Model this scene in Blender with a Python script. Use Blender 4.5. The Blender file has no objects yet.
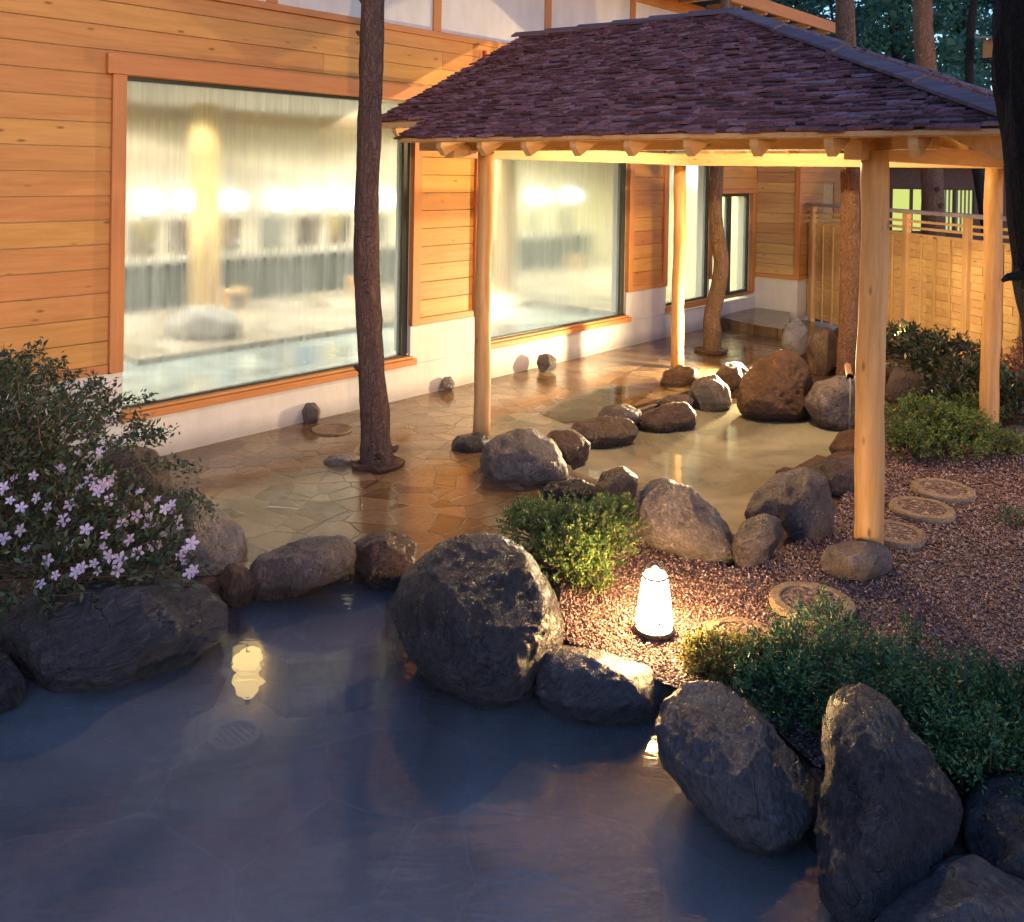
import bpy, bmesh, math, random
import numpy as np
from mathutils import Vector, noise as MN
rnd = random.Random(7)
nr = np.random.default_rng(7)
S = bpy.context.scene
COL = S.collection
PI = math.pi

# ------------------------------------------------------------------ camera
YAW, PITCH, ROLL, F, CX, CY, ZC = 0.83566, 0.00826, 0.01723, 892.4, 512.0, 177.5, 2.12
def cam_axes():
    cy, sy = math.cos(YAW), math.sin(YAW)
    f = np.array([sy, cy, 0.]); r = np.array([cy, -sy, 0.]); u = np.array([0, 0, 1.])
    cp, sp = math.cos(PITCH), math.sin(PITCH)
    f2 = f*cp-u*sp; u2 = u*cp+f*sp
    cr, sr = math.cos(ROLL), math.sin(ROLL)
    return r*cr+u2*sr, u2*cr-r*sr, f2
R_, U_, F_ = cam_axes()
C_ = np.array([0, 0, ZC])
def ray(px, py): return F_+R_*(px-CX)/F-U_*(py-CY)/F
def at(px, py, z=0.):
    d = ray(px, py); return C_+d*((z-ZC)/d[2])
def atd(px, py, dep): return C_+ray(px, py)*dep
def depth(p): return float((np.array(p)-C_) @ F_)
cam = bpy.data.cameras.new('camera'); co = bpy.data.objects.new('camera', cam); COL.objects.link(co)
from mathutils import Matrix
m = Matrix(((R_[0], U_[0], -F_[0], 0), (R_[1], U_[1], -F_[1], 0), (R_[2], U_[2], -F_[2], ZC), (0, 0, 0, 1)))
co.matrix_world = m
cam.sensor_width = 36; cam.lens = F/1024*36; cam.shift_x = 0; cam.shift_y = -(461-CY)/1024
cam.clip_start = .05; cam.clip_end = 2000
S.camera = co

# ------------------------------------------------------------------ object helpers
def tag(o, label=None, cat=None, group=None, kind=None):
    if label: o['label'] = label
    if cat: o['category'] = cat
    if group: o['group'] = group
    if kind: o['kind'] = kind
    return o
def thing(name, label, cat, loc, group=None):
    o = bpy.data.objects.new(name, None); COL.objects.link(o)
    o.location = [float(v) for v in loc]; o.empty_display_size = .1
    return tag(o, label, cat, group)
def wloc(o):
    v = Vector((0, 0, 0))
    while o: v += Vector(o.location); o = o.parent
    return v
def obj(name, verts, faces, mat, parent=None, base=None, smooth=False, label=None):
    """one mesh object; verts in world coordinates, moved to the parent's (or base) origin"""
    V = np.asarray(verts, dtype=np.float32)
    off = np.array(wloc(parent)) if parent else np.array(base if base is not None else (0, 0, 0), dtype=float)
    me = bpy.data.meshes.new(name)
    V = V-off.astype(np.float32)
    if isinstance(faces, np.ndarray):
        n, k = faces.shape
        me.vertices.add(len(V)); me.vertices.foreach_set('co', V.ravel())
        me.loops.add(n*k); me.loops.foreach_set('vertex_index', faces.ravel().astype(np.int32))
        me.polygons.add(n); me.polygons.foreach_set('loop_start', np.arange(0, n*k, k, dtype=np.int32))
        me.update(calc_edges=True)
    else:
        me.from_pydata([tuple(map(float, v)) for v in V], [], faces)
    if smooth: me.polygons.foreach_set('use_smooth', [True]*len(me.polygons))
    me.materials.append(mat); me.update()
    o = bpy.data.objects.new(name, me); COL.objects.link(o)
    if parent: o.parent = parent
    else: o.location = off
    if label: o['label'] = label
    return o
class MB:
    def __init__(s): s.v = []; s.f = []
    def add(s, vs, fs):
        n = len(s.v); s.v += [tuple(map(float, v)) for v in vs]; s.f += [tuple(i+n for i in f) for f in fs]; return s
    def box(s, a, b):
        x0, y0, z0 = a; x1, y1, z1 = b
        return s.add([(x0,y0,z0),(x1,y0,z0),(x1,y1,z0),(x0,y1,z0),(x0,y0,z1),(x1,y0,z1),(x1,y1,z1),(x0,y1,z1)],
                     [(0,3,2,1),(4,5,6,7),(0,1,5,4),(1,2,6,5),(2,3,7,6),(3,0,4,7)])
    def beam(s, p, q, w, h, up=(0, 0, 1), bev=.0):
        """bar from p to q, w wide, h high"""
        p = Vector(p); q = Vector(q); d = (q-p).normalized(); side = d.cross(Vector(up)).normalized(); u = side.cross(d)
        a = []
        for c in (p, q):
            for sx, sy in ((-1, -1), (1, -1), (1, 1), (-1, 1)):
                a.append(c+side*sx*w/2+u*sy*h/2)
        return s.add(a, [(0,1,2,3),(7,6,5,4),(0,4,5,1),(1,5,6,2),(2,6,7,3),(3,7,4,0)])
    def tube(s, pts, rad, n=12, cap=True, jit=0., seed=0, knots=()):
        pts = [Vector(p) for p in pts]; N = len(pts); vs = []
        ref = Vector((1, 0, 0)) if abs((pts[-1]-pts[0]).normalized().x) < .9 else Vector((0, 1, 0))
        for i, p in enumerate(pts):
            t = (pts[min(i+1, N-1)]-pts[max(i-1, 0)]).normalized()
            a = t.cross(ref).normalized(); b = t.cross(a)
            r = rad[i] if hasattr(rad, '__len__') else rad
            for k in range(n):
                th = 2*PI*k/n; d = a*math.cos(th)+b*math.sin(th)
                rr = r*(1+(jit*(MN.noise(Vector((math.cos(th)*2.2+seed, math.sin(th)*2.2, p.z*3+i*.02)))+.6*MN.noise(Vector((math.cos(th)*6+seed, math.sin(th)*6, p.z*9)))) if jit else 0))
                vs.append(p+d*rr)
        fs = [(i*n+k, i*n+(k+1) % n, (i+1)*n+(k+1) % n, (i+1)*n+k) for i in range(N-1) for k in range(n)]
        if cap: fs += [tuple(range(n))[::-1], tuple((N-1)*n+k for k in range(n))]
        return s.add(vs, fs)
    def lathe(s, c, prof, n=24, cap=True):
        vs = [(c[0]+r*math.cos(2*PI*k/n), c[1]+r*math.sin(2*PI*k/n), c[2]+z) for r, z in prof for k in range(n)]
        N = len(prof)
        fs = [(i*n+k, i*n+(k+1) % n, (i+1)*n+(k+1) % n, (i+1)*n+k) for i in range(N-1) for k in range(n)]
        if cap: fs += [tuple(range(n))[::-1], tuple((N-1)*n+k for k in range(n))]
        return s.add(vs, fs)
    def build(s, name, mat, parent=None, base=None, smooth=False, label=None):
        return obj(name, s.v, s.f, mat, parent, base, smooth, label)

def bevel(o, w=.004, seg=2):
    md = o.modifiers.new('bevel', 'BEVEL'); md.width = w; md.segments = seg; md.limit_method = 'ANGLE'
    return o

# ------------------------------------------------------------------ materials
class NT:
    def __init__(s, name):
        s.m = bpy.data.materials.new(name); s.m.use_nodes = True; s.t = s.m.node_tree; s.t.nodes.clear()
        s.out = s.t.nodes.new('ShaderNodeOutputMaterial')
    def n(s, typ, **kw):
        x = s.t.nodes.new('ShaderNode'+typ)
        for k, v in kw.items():
            if k.startswith('_'): setattr(x, k[1:], v)
            else: s.put(x.inputs[k.replace('__', ' ')], v)
        return x
    def put(s, inp, v):
        if hasattr(v, 'is_linked') or isinstance(v, bpy.types.NodeSocket): s.t.links.new(v, inp)
        elif isinstance(v, tuple) and len(v) == 3 and inp.type == 'RGBA': inp.default_value = (*v, 1)
        else: inp.default_value = v
    def coord(s, kind='Object', scale=(1, 1, 1), rot=(0, 0, 0)):
        c = s.n('TexCoord'); mp = s.n('Mapping', Vector=c.outputs[kind], Scale=scale, Rotation=rot); return mp.outputs[0]
    def pos(s, scale=(1, 1, 1), rot=(0, 0, 0)):
        g = s.n('NewGeometry'); mp = s.n('Mapping', Vector=g.outputs['Position'], Scale=scale, Rotation=rot); return mp.outputs[0]
    def noise(s, vec, sc, det=4, rough=.55, dist=0.):
        return s.n('TexNoise', Vector=vec, Scale=sc, Detail=det, Roughness=rough, Distortion=dist).outputs['Fac']
    def ramp(s, fac, stops, interp='LINEAR'):
        r = s.n('ValToRGB', Fac=fac); e = r.color_ramp.elements; r.color_ramp.interpolation = interp
        while len(e) > 1: e.remove(e[-1])
        for i, (p, c) in enumerate(stops):
            x = e[0] if i == 0 else e.new(p)
            x.position = p; x.color = (*c, 1) if isinstance(c, tuple) else (c, c, c, 1)
        return r.outputs[0]
    def mix(s, f, a, b, bt='MIX'):
        x = s.n('MixRGB', _blend_type=bt); s.put(x.inputs[0], f); s.put(x.inputs[1], a); s.put(x.inputs[2], b); return x.outputs[0]
    def math(s, op, a, b=0., c=None):
        x = s.n('Math', _operation=op); s.put(x.inputs[0], a); s.put(x.inputs[1], b)
        if c is not None: s.put(x.inputs[2], c)
        return x.outputs[0]
    def bump(s, h, st=.3, dist=.02, nrm=None):
        x = s.n('Bump', Height=h, Strength=st, Distance=dist)
        if nrm is not None: s.put(x.inputs['Normal'], nrm)
        return x.outputs[0]
    def bsdf(s, col, rough=.6, nrm=None, spec=None, **kw):
        x = s.n('BsdfPrincipled', **{'Base Color': col, 'Roughness': rough})
        if nrm is not None: s.put(x.inputs['Normal'], nrm)
        if spec is not None: x.inputs['Specular IOR Level'].default_value = spec
        for k, v in kw.items(): s.put(x.inputs[k], v)
        return x.outputs[0]
    def done(s, sh, disp=None):
        s.t.links.new(sh, s.out.inputs['Surface']); return s.m

def rgb(h):
    v = [int(h[i:i+2], 16)/255 for i in (0, 2, 4)]
    return tuple(x/12.92 if x < .04045 else ((x+.055)/1.055)**2.4 for x in v)

def mat_wood(name, c1, c2, axis='x', rough=.5, knots=True, isl=.35, sc=1.):
    t = NT(name)
    st = {'x': (1.2, 14, 14), 'y': (14, 1.2, 14), 'z': (14, 14, 1.2)}[axis]
    st = tuple(v*sc for v in st)
    g = t.n('NewGeometry'); ri = g.outputs['Random Per Island']
    off = t.n('CombineXYZ', X=t.math('MULTIPLY', ri, 37.), Y=t.math('MULTIPLY', ri, 91.), Z=t.math('MULTIPLY', ri, 53.)).outputs[0]
    v = t.n('VectorMath', _operation='ADD'); t.put(v.inputs[0], t.pos(st)); t.put(v.inputs[1], off); v = v.outputs[0]
    n1 = t.noise(v, 1.6, 6, .6, .6); n2 = t.noise(v, 7., 4, .7)
    f = t.math('ADD', t.math('MULTIPLY', n1, .75), t.math('MULTIPLY', n2, .25))
    col = t.mix(t.ramp(f, [(.32, 0.), (.68, 1.)]), c1, c2)
    mid = t.math('MULTIPLY_ADD', ri, isl, 1-isl/2)
    hs = t.n('HueSaturation', Color=col, Value=mid, Hue=t.math('MULTIPLY_ADD', ri, .02, .49)); col = hs.outputs[0]
    if knots:
        ks = {'x': (3.2, 3.2, 9), 'y': (3.2, 3.2, 9), 'z': (9, 9, 3.2)}[axis]
        v2 = t.n('VectorMath', _operation='ADD'); t.put(v2.inputs[0], t.pos(ks)); t.put(v2.inputs[1], off)
        vo = t.n('TexVoronoi', Vector=v2.outputs[0], Scale=1.35, Randomness=1.); d = vo.outputs['Distance']
        sep = t.n('SeparateColor', Color=vo.outputs['Color']).outputs[0]
        k = t.math('MULTIPLY', t.ramp(d, [(.06, 1.), (.16, 0.)]), t.math('GREATER_THAN', sep, .30))
        col = t.mix(t.math('MULTIPLY', k, .75), col, tuple(x*.28 for x in c1))
    bp = t.bump(f, .25, .004)
    return t.done(t.bsdf(col, t.math('MULTIPLY_ADD', n2, .25, rough-.1), bp, .35))

WLR = -.03
def mat_rock(name, c1, c2, c3, rough=.45, streak=(1, 1, 3), spec=.5, sc=1.):
    t = NT(name)
    oi = t.n('ObjectInfo'); rr = oi.outputs['Random']
    c = t.n('TexCoord').outputs['Object']
    rot = t.n('CombineXYZ', X=t.math('MULTIPLY', rr, 9.), Y=t.math('MULTIPLY', rr, 5.), Z=t.math('MULTIPLY', rr, 17.)).outputs[0]
    mp = t.n('Mapping', Vector=c, Location=rot, Rotation=rot, Scale=(1, 1, 1)).outputs[0]
    ms = t.n('Mapping', Vector=mp, Scale=streak).outputs[0]
    n1 = t.noise(mp, 2.2*sc, 8, .65, .4); n2 = t.noise(ms, 9*sc, 10, .7, 1.2); n3 = t.noise(mp, 55*sc, 5, .7); n4 = t.noise(mp, 5*sc, 6, .6)
    f = t.math('ADD', t.math('MULTIPLY', n1, .55), t.math('MULTIPLY', n2, .45))
    col = t.ramp(f, [(.30, c1), (.5, c2), (.66, c3)])
    col = t.mix(t.ramp(n3, [(.35, .55), (.5, 0.)]), col, tuple(x*.35 for x in c1))
    lich = t.math('MULTIPLY', t.ramp(n4, [(.56, 0.), (.66, 1.)]), t.ramp(n3, [(.5, 0.), (.62, 1.)]))
    col = t.mix(t.math('MULTIPLY', lich, .45), col, tuple(min(1, x*2.1+.02) for x in c3))
    vein = t.n('TexWave', Vector=ms, Scale=1.1*sc, Distortion=9., Detail=4., Detail__Scale=1.5).outputs['Fac'] if False else t.noise(ms, 3*sc, 3, .5, 2.5)
    vl = t.math('ABSOLUTE', t.math('SUBTRACT', vein, .5)); vm = t.ramp(vl, [(.0, 1.), (.012, 0.)])
    col = t.mix(t.math('MULTIPLY', vm, .35), col, tuple(min(1, x*1.8) for x in c3))
    cv = t.n('TexVoronoi', Vector=t.n('VectorMath', _operation='ADD').outputs[0], Scale=2.3*sc, _feature='DISTANCE_TO_EDGE')
    cw = t.n('VectorMath', _operation='MULTIPLY_ADD'); t.put(cw.inputs[0], t.n('TexNoise', Vector=mp, Scale=3.5*sc, Detail=5.).outputs['Color']); cw.inputs[1].default_value = (.55, .55, .55); t.put(cw.inputs[2], mp); t.put(cv.inputs['Vector'], cw.outputs[0])
    crk = t.math('MULTIPLY', t.ramp(cv.outputs['Distance'], [(0., 1.), (.022, 0.)]), t.ramp(n4, [(.42, 0.), (.55, 1.)]))
    col = t.mix(t.math('MULTIPLY', crk, .4), col, tuple(x*.25 for x in c1))
    zz = t.n('SeparateXYZ', Vector=t.n('NewGeometry').outputs['Position']).outputs[2]
    wetl = t.ramp(t.math('ADD', zz, t.math('MULTIPLY', n1, .10)), [(WLR, 1.), (WLR+.05, 0.)])
    col = t.mix(t.math('MULTIPLY', wetl, .65), col, tuple(x*.5 for x in c1))
    hs = t.n('HueSaturation', Color=col, Value=t.math('MULTIPLY_ADD', rr, .5, .75), Hue=t.math('MULTIPLY_ADD', rr, .03, .485))
    h = t.math('ADD', t.math('MULTIPLY', n2, 1.), t.math('ADD', t.math('MULTIPLY', n3, .35), t.math('ADD', t.math('MULTIPLY', vm, -.12), t.math('MULTIPLY', crk, -.3))))
    bp = t.bump(h, 1., .045)
    r = t.math('SUBTRACT', t.math('MULTIPLY_ADD', n2, .6, rough-.25), t.math('MULTIPLY', wetl, .15))
    return t.done(t.bsdf(hs.outputs[0], r, bp, spec))

def mat_bark(name, c1, c2, sc=1.):
    t = NT(name)
    v = t.pos((14*sc, 14*sc, 3.2*sc)); n1 = t.noise(v, 1.8, 8, .7, .8); n2 = t.noise(v, 8, 4, .7)
    va = t.n('VectorMath', _operation='MULTIPLY_ADD'); t.put(va.inputs[0], t.n('TexNoise', Vector=t.pos(), Scale=9., Detail=5.).outputs['Color']); va.inputs[1].default_value = (2.2, 2.2, 2.2); t.put(va.inputs[2], t.pos((16*sc, 16*sc, 5*sc)))
    vo = t.n('TexVoronoi', Vector=va.outputs[0], Scale=2.2, _feature='DISTANCE_TO_EDGE').outputs['Distance']
    f = t.math('ADD', t.math('MULTIPLY', n1, .6), t.math('MULTIPLY', n2, .4))
    col = t.mix(t.ramp(f, [(.3, 0.), (.65, 1.)]), c1, c2)
    col = t.mix(t.ramp(vo, [(0., .45), (.10, 0.)]), col, tuple(x*.4 for x in c1))
    h = t.math('ADD', t.math('MULTIPLY', f, 1.6), t.ramp(vo, [(0., 0.), (.2, .4)]))
    return t.done(t.bsdf(col, .8, t.bump(h, 1., .045), .2))

def mat_leaf(name, cols, rough=.45, trans=.25, spec=.5):
    t = NT(name); g = t.n('NewGeometry'); ri = g.outputs['Random Per Island']
    n = len(cols); col = t.ramp(ri, [((i+.5)/n, c) for i, c in enumerate(cols)])
    cl = t.noise(t.pos(), 5., 2); hs = t.n('HueSaturation', Color=col, Value=t.math('MULTIPLY_ADD', cl, 1.2, .45))
    a = t.bsdf(hs.outputs[0], rough, None, spec); b = t.n('BsdfTranslucent', Color=hs.outputs[0]).outputs[0]
    mx = t.n('MixShader', Fac=trans); t.put(mx.inputs[1], a); t.put(mx.inputs[2], b)
    return t.done(mx.outputs[0])

def mat_plain(name, c, rough=.5, bumpst=.15, sc=30., var=.2, metal=0., spec=.5):
    t = NT(name); n = t.noise(t.pos(), sc, 5, .6); n2 = t.noise(t.pos(), sc*.08, 4, .6)
    col = t.mix(t.ramp(n2, [(.3, 0.), (.7, 1.)]), tuple(x*(1-var) for x in c), tuple(min(1, x*(1+var*.5)) for x in c))
    return t.done(t.bsdf(col, rough, t.bump(n, bumpst, .004), spec, Metallic=metal))

def mat_emit(name, c, st):
    t = NT(name); e = t.n('Emission', Color=c, Strength=st); return t.done(e.outputs[0])

def mat_plaster():
    t = NT('plaster')
    n1 = t.noise(t.pos(), 1.6, 6, .65); st = t.noise(t.pos((3, 3, 1.2)), 1.6, 5, .6); n3 = t.noise(t.pos(), 60, 4, .6)
    g = t.n('SeparateXYZ', Vector=t.n('NewGeometry').outputs['Position']).outputs[2]
    low = t.ramp(t.math('ADD', g, t.math('MULTIPLY', t.math('SUBTRACT', n1, .5), .18)), [(.03, 1.), (.15, 0.)])
    col = t.mix(t.ramp(st, [(.35, 0.), (.7, 1.)]), (.56, .52, .47), (.66, .62, .57))
    col = t.mix(t.math('MULTIPLY', low, .55), col, (.22, .18, .16))
    return t.done(t.bsdf(col, .7, t.bump(t.math('ADD', n3, n1), .25, .006), .3))

def mat_flag(name, c1, c2, c3, joint, sc=2.3, wet=(.08, .4), bumpd=.02, mask=True):
    t = NT(name)
    p0 = t.pos(); wv = t.n('TexNoise', Vector=p0, Scale=2.2, Detail=3.).outputs['Color']
    vv = t.n('VectorMath', _operation='MULTIPLY_ADD'); t.put(vv.inputs[0], wv); vv.inputs[1].default_value = (.10, .10, 0); t.put(vv.inputs[2], p0)
    fl = t.n('VectorMath', _operation='MULTIPLY'); t.put(fl.inputs[0], vv.outputs[0]); fl.inputs[1].default_value = (1, 1, 0)
    e = t.n('TexVoronoi', Vector=fl.outputs[0], Scale=sc, _feature='DISTANCE_TO_EDGE').outputs['Distance']
    cc = t.n('TexVoronoi', Vector=fl.outputs[0], Scale=sc).outputs['Color']
    cell = t.n('SeparateColor', Color=cc)
    n1 = t.noise(p0, 3., 7, .65, .4); n2 = t.noise(p0, 26., 6, .7); n5 = t.noise(p0, 1.1, 4, .6)
    col = t.ramp(t.math('ADD', t.math('MULTIPLY', cell.outputs[0], .5), t.math('MULTIPLY', n1, .55)), [(.25, c1), (.5, c2), (.8, c3)])
    col = t.mix(t.ramp(n2, [(.3, .5), (.5, 0.)]), col, tuple(x*.5 for x in c1))
    jm = t.math('MULTIPLY', t.ramp(e, [(.004, 1.), (.018, 0.)]), t.ramp(n1, [(.35, .3), (.6, .8)]))
    col = t.mix(jm, col, joint)
    h = t.math('ADD', t.math('MULTIPLY', cell.outputs[1], .35), t.math('ADD', t.math('MULTIPLY', t.ramp(e, [(0., 0.), (.022, 1.)]), .30), t.math('MULTIPLY', n2, .22)))
    h = t.math('ADD', h, t.math('MULTIPLY', n1, .6))
    wetm = t.ramp(t.math('ADD', t.math('MULTIPLY', n5, .7), t.math('MULTIPLY', n1, .3)), [(.40, wet[0]), (.62, wet[1])])
    st = t.ramp(n5, [(.4, .35), (.62, 1.)])
    b = t.n('Bump', Height=h, Strength=.6, Distance=bumpd); t.put(b.inputs['Strength'], t.math('MULTIPLY', st, .7))
    return t.done(t.bsdf(col, wetm, b.outputs[0], .6))

def mat_water(name, milk, milkc, tint, b1=.25, b2=6., bd=.01, rough=.02, refr=.5):
    t = NT(name)
    n1 = t.n('TexNoise', Vector=t.n('Mapping', Vector=t.pos((1, 1, 1), (0, 0, YAW)), Scale=(.6, 2.2, 1)).outputs[0], Scale=b2, Detail=2., Roughness=.5, Distortion=.8).outputs['Fac']
    n2 = t.noise(t.n('Mapping', Vector=t.pos((1, 1, 1), (0, 0, YAW)), Scale=(.6, 1.7, 1)).outputs[0], b2*5, 2, .5)
    h = t.math('ADD', n1, t.math('MULTIPLY', n2, .35)); bp = t.bump(h, b1, bd); bpr = t.bump(h, 1., bd*1.6)
    big = t.noise(t.pos(), .9, 4, .6, .6)
    tr = t.n('BsdfTransparent', Color=tint).outputs[0]
    rf = t.n('BsdfRefraction', Color=tint, Roughness=.02, IOR=1.2); t.put(rf.inputs['Normal'], bpr)
    mx0 = t.n('MixShader', Fac=refr); t.put(mx0.inputs[1], tr); t.put(mx0.inputs[2], rf.outputs[0])
    df = t.n('BsdfDiffuse', Color=milkc).outputs[0]
    mx = t.n('MixShader', Fac=t.ramp(big, [(.36, milk*.6), (.5, milk), (.64, milk*1.5)])); t.put(mx.inputs[1], mx0.outputs[0]); t.put(mx.inputs[2], df)
    gl = t.n('BsdfGlossy', Color=(1, 1, 1), Roughness=rough); t.put(gl.inputs['Normal'], bp)
    fr = t.n('Fresnel', IOR=1.33); t.put(fr.inputs['Normal'], bp)
    m2 = t.n('MixShader', Fac=fr.outputs[0]); t.put(m2.inputs[1], mx.outputs[0]); t.put(m2.inputs[2], gl.outputs[0])
    return t.done(m2.outputs[0])

def mat_fogglass():
    t = NT('steamed_glass')
    st = t.noise(t.pos((7, 7, .45)), 2.2, 6, .7, .3)           # runs down the pane
    st2 = t.noise(t.pos((40, 40, 1.3)), 1.5, 4, .7)
    big = t.noise(t.pos(), .9, 3, .5)
    f = t.math('ADD', t.math('ADD', t.math('MULTIPLY', st, .5), t.math('MULTIPLY', st2, .3)), t.math('MULTIPLY', big, .2))
    fog = t.ramp(f, [(.40, .17), (.52, .12), (.60, .05), (.68, .015)])
    bp = t.bump(st2, .10, .002)
    rf = t.n('BsdfRefraction', Color=(.98, .99, .98), Roughness=fog, IOR=1.45); t.put(rf.inputs['Normal'], bp)
    tl = t.n('BsdfTranslucent', Color=(.9, .93, .93)).outputs[0]
    a = t.n('MixShader', Fac=t.ramp(f, [(.42, .20), (.6, .08)])); t.put(a.inputs[1], rf.outputs[0]); t.put(a.inputs[2], tl)
    gl = t.n('BsdfGlossy', Roughness=.2); fr = t.n('Fresnel', IOR=1.4)
    c = t.n('MixShader', Fac=t.math('MULTIPLY', fr.outputs[0], .2)); t.put(c.inputs[1], a.outputs[0]); t.put(c.inputs[2], gl.outputs[0])
    return t.done(c.outputs[0])

W_PINE1, W_PINE2 = (.34, .165, .06), (.55, .31, .13)
M = dict(
 board=mat_wood('pine_boards', (.40, .17, .042), (.54, .255, .076), 'x', .5, True, .16),
 boardy=mat_wood('pine_boards_side', (.40, .22, .08), (.58, .36, .16), 'y', .5),
 trim=mat_wood('pine_trim', (.42, .17, .05), (.52, .23, .075), 'x', .5, False, .1),
 trimz=mat_wood('pine_trim_upright', (.42, .17, .05), (.52, .23, .075), 'z', .5, False, .1),
 post=mat_wood('peeled_log', (.38, .19, .065), (.62, .37, .16), 'z', .5, True, .0, .9),
 rafter=mat_wood('rafter_wood', (.46, .27, .11), (.62, .40, .20), 'x', .55, False, .2),
 fence=mat_wood('fence_wood', (.48, .29, .12), (.62, .42, .20), 'y', .55, True, .13),
 fencez=mat_wood('fence_wood_upright', (.44, .26, .10), (.60, .39, .18), 'z', .55, False, .2),
 grey=mat_wood('weathered_wood', (.22, .18, .16), (.36, .31, .28), 'y', .6, False, .2),
 darkwood=mat_wood('dark_stained_wood', (.07, .035, .03), (.12, .06, .045), 'x', .6, False, .2),
 plaster=mat_plaster(),
 frame=mat_plain('dark_frame', (.05, .055, .045), .35, .05, metal=.3),
 glass=mat_fogglass(),
 rockfg=mat_rock('blue_grey_rock', (.03, .028, .034), (.075, .068, .076), (.15, .138, .148), .28, (1, 1, 3.2), .6),
 rockdark=mat_rock('black_rock', (.010, .009, .011), (.030, .026, .030), (.080, .070, .078), .26, (1, 1, 2), .6, 1.4),
 rockbr=mat_rock('brown_rock', (.05, .03, .022), (.14, .09, .062), (.27, .19, .14), .34, (1, 1, 2.2), .5, 1.5),
 rockred=mat_rock('red_brown_lava_rock', (.06, .028, .018), (.15, .07, .04), (.24, .12, .07), .55, (1, 1, 1), .4, 2.4),
 rockgrey=mat_rock('grey_rock', (.06, .046, .04), (.16, .125, .11), (.33, .27, .235), .38, (1, 1, 2.6), .5, 1.5),
 rockpale=mat_rock('pale_rock', (.3, .28, .25), (.45, .42, .38), (.6, .57, .52), .6, (1, 1, 1.5), .4, 1.5),
 millstone=mat_rock('cut_granite', (.26, .16, .10), (.38, .26, .17), (.48, .36, .26), .7, (1, 1, 1), .3, 3.),
 bark=mat_bark('rough_bark', (.10, .06, .055), (.24, .15, .12)),
 barktan=mat_bark('tan_bark', (.22, .13, .075), (.44, .29, .17), 1.2),
 barkred=mat_bark('red_pine_bark', (.22, .11, .07), (.42, .24, .15), .9),
 barkdark=mat_bark('dark_bark', (.03, .022, .02), (.075, .055, .05), .8),
 bark_silhouette=mat_bark('silhouette_bark', (.004, .003, .003), (.012, .009, .009), .8),  # darker copy of the dark bark; unlit silhouette put into the colour
 leaf_az=mat_leaf('azalea_leaf', [(.02, .035, .02), (.035, .06, .03), (.05, .08, .035), (.08, .07, .04)], .45),
 leaf_low=mat_leaf('box_leaf', [(.05, .11, .03), (.09, .17, .045), (.14, .22, .05), (.20, .22, .05)], .5, .3),
 leaf_low2=mat_leaf('yellow_box_leaf', [(.07, .10, .03), (.14, .19, .04), (.22, .22, .05), (.28, .18, .06)], .5, .3),
 leaf_jun=mat_leaf('juniper_needle', [(.03, .08, .035), (.05, .13, .05), (.08, .19, .065), (.035, .09, .04)], .5, .15),
 leaf_br=mat_leaf('broad_dark_leaf', [(.03, .05, .025), (.05, .075, .035), (.07, .09, .045), (.09, .065, .04)], .3, .15, .6),
 leaf_red=mat_leaf('reddish_leaf', [(.25, .06, .05), (.35, .10, .07), (.22, .12, .06)], .5, .3),
 leaf_tree=mat_leaf('forest_leaf', [(.06, .16, .10), (.08, .21, .12), (.11, .24, .13), (.07, .17, .13)], .5, .45),
 petal=mat_leaf('azalea_petal', [(.56, .42, .54), (.70, .58, .66), (.56, .48, .64), (.76, .62, .66)], .55, .35, .3),
 twig=mat_plain('twig', (.09, .06, .045), .8, .3),
 metal=mat_plain('dark_metal', (.04, .04, .04), .4, .05, metal=.6),
 steel=mat_plain('steel', (.5, .5, .5), .3, .05, metal=1.),
)

# ------------------------------------------------------------------ rocks from outlines
def poly_radius(poly, c, phi):
    dx, dy = math.cos(phi), math.sin(phi); best = 0
    for i in range(len(poly)):
        x1, y1 = poly[i][0]-c[0], c[1]-poly[i][1]; x2, y2 = poly[(i+1) % len(poly)][0]-c[0], c[1]-poly[(i+1) % len(poly)][1]
        ex, ey = x2-x1, y2-y1; den = dx*ey-dy*ex
        if abs(den) < 1e-9: continue
        t = (x1*ey-y1*ex)/den; u = (x1*dy-y1*dx)/den
        if t > 0 and -1e-6 <= u <= 1+1e-6: best = max(best, t)
    return best
_ico = {}
def ico(n):
    if n not in _ico:
        bm = bmesh.new(); bmesh.ops.create_icosphere(bm, subdivisions=n, radius=1)
        _ico[n] = (np.array([v.co[:] for v in bm.verts]), [tuple(v.index for v in f.verts) for f in bm.faces]); bm.free()
    return _ico[n]
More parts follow.
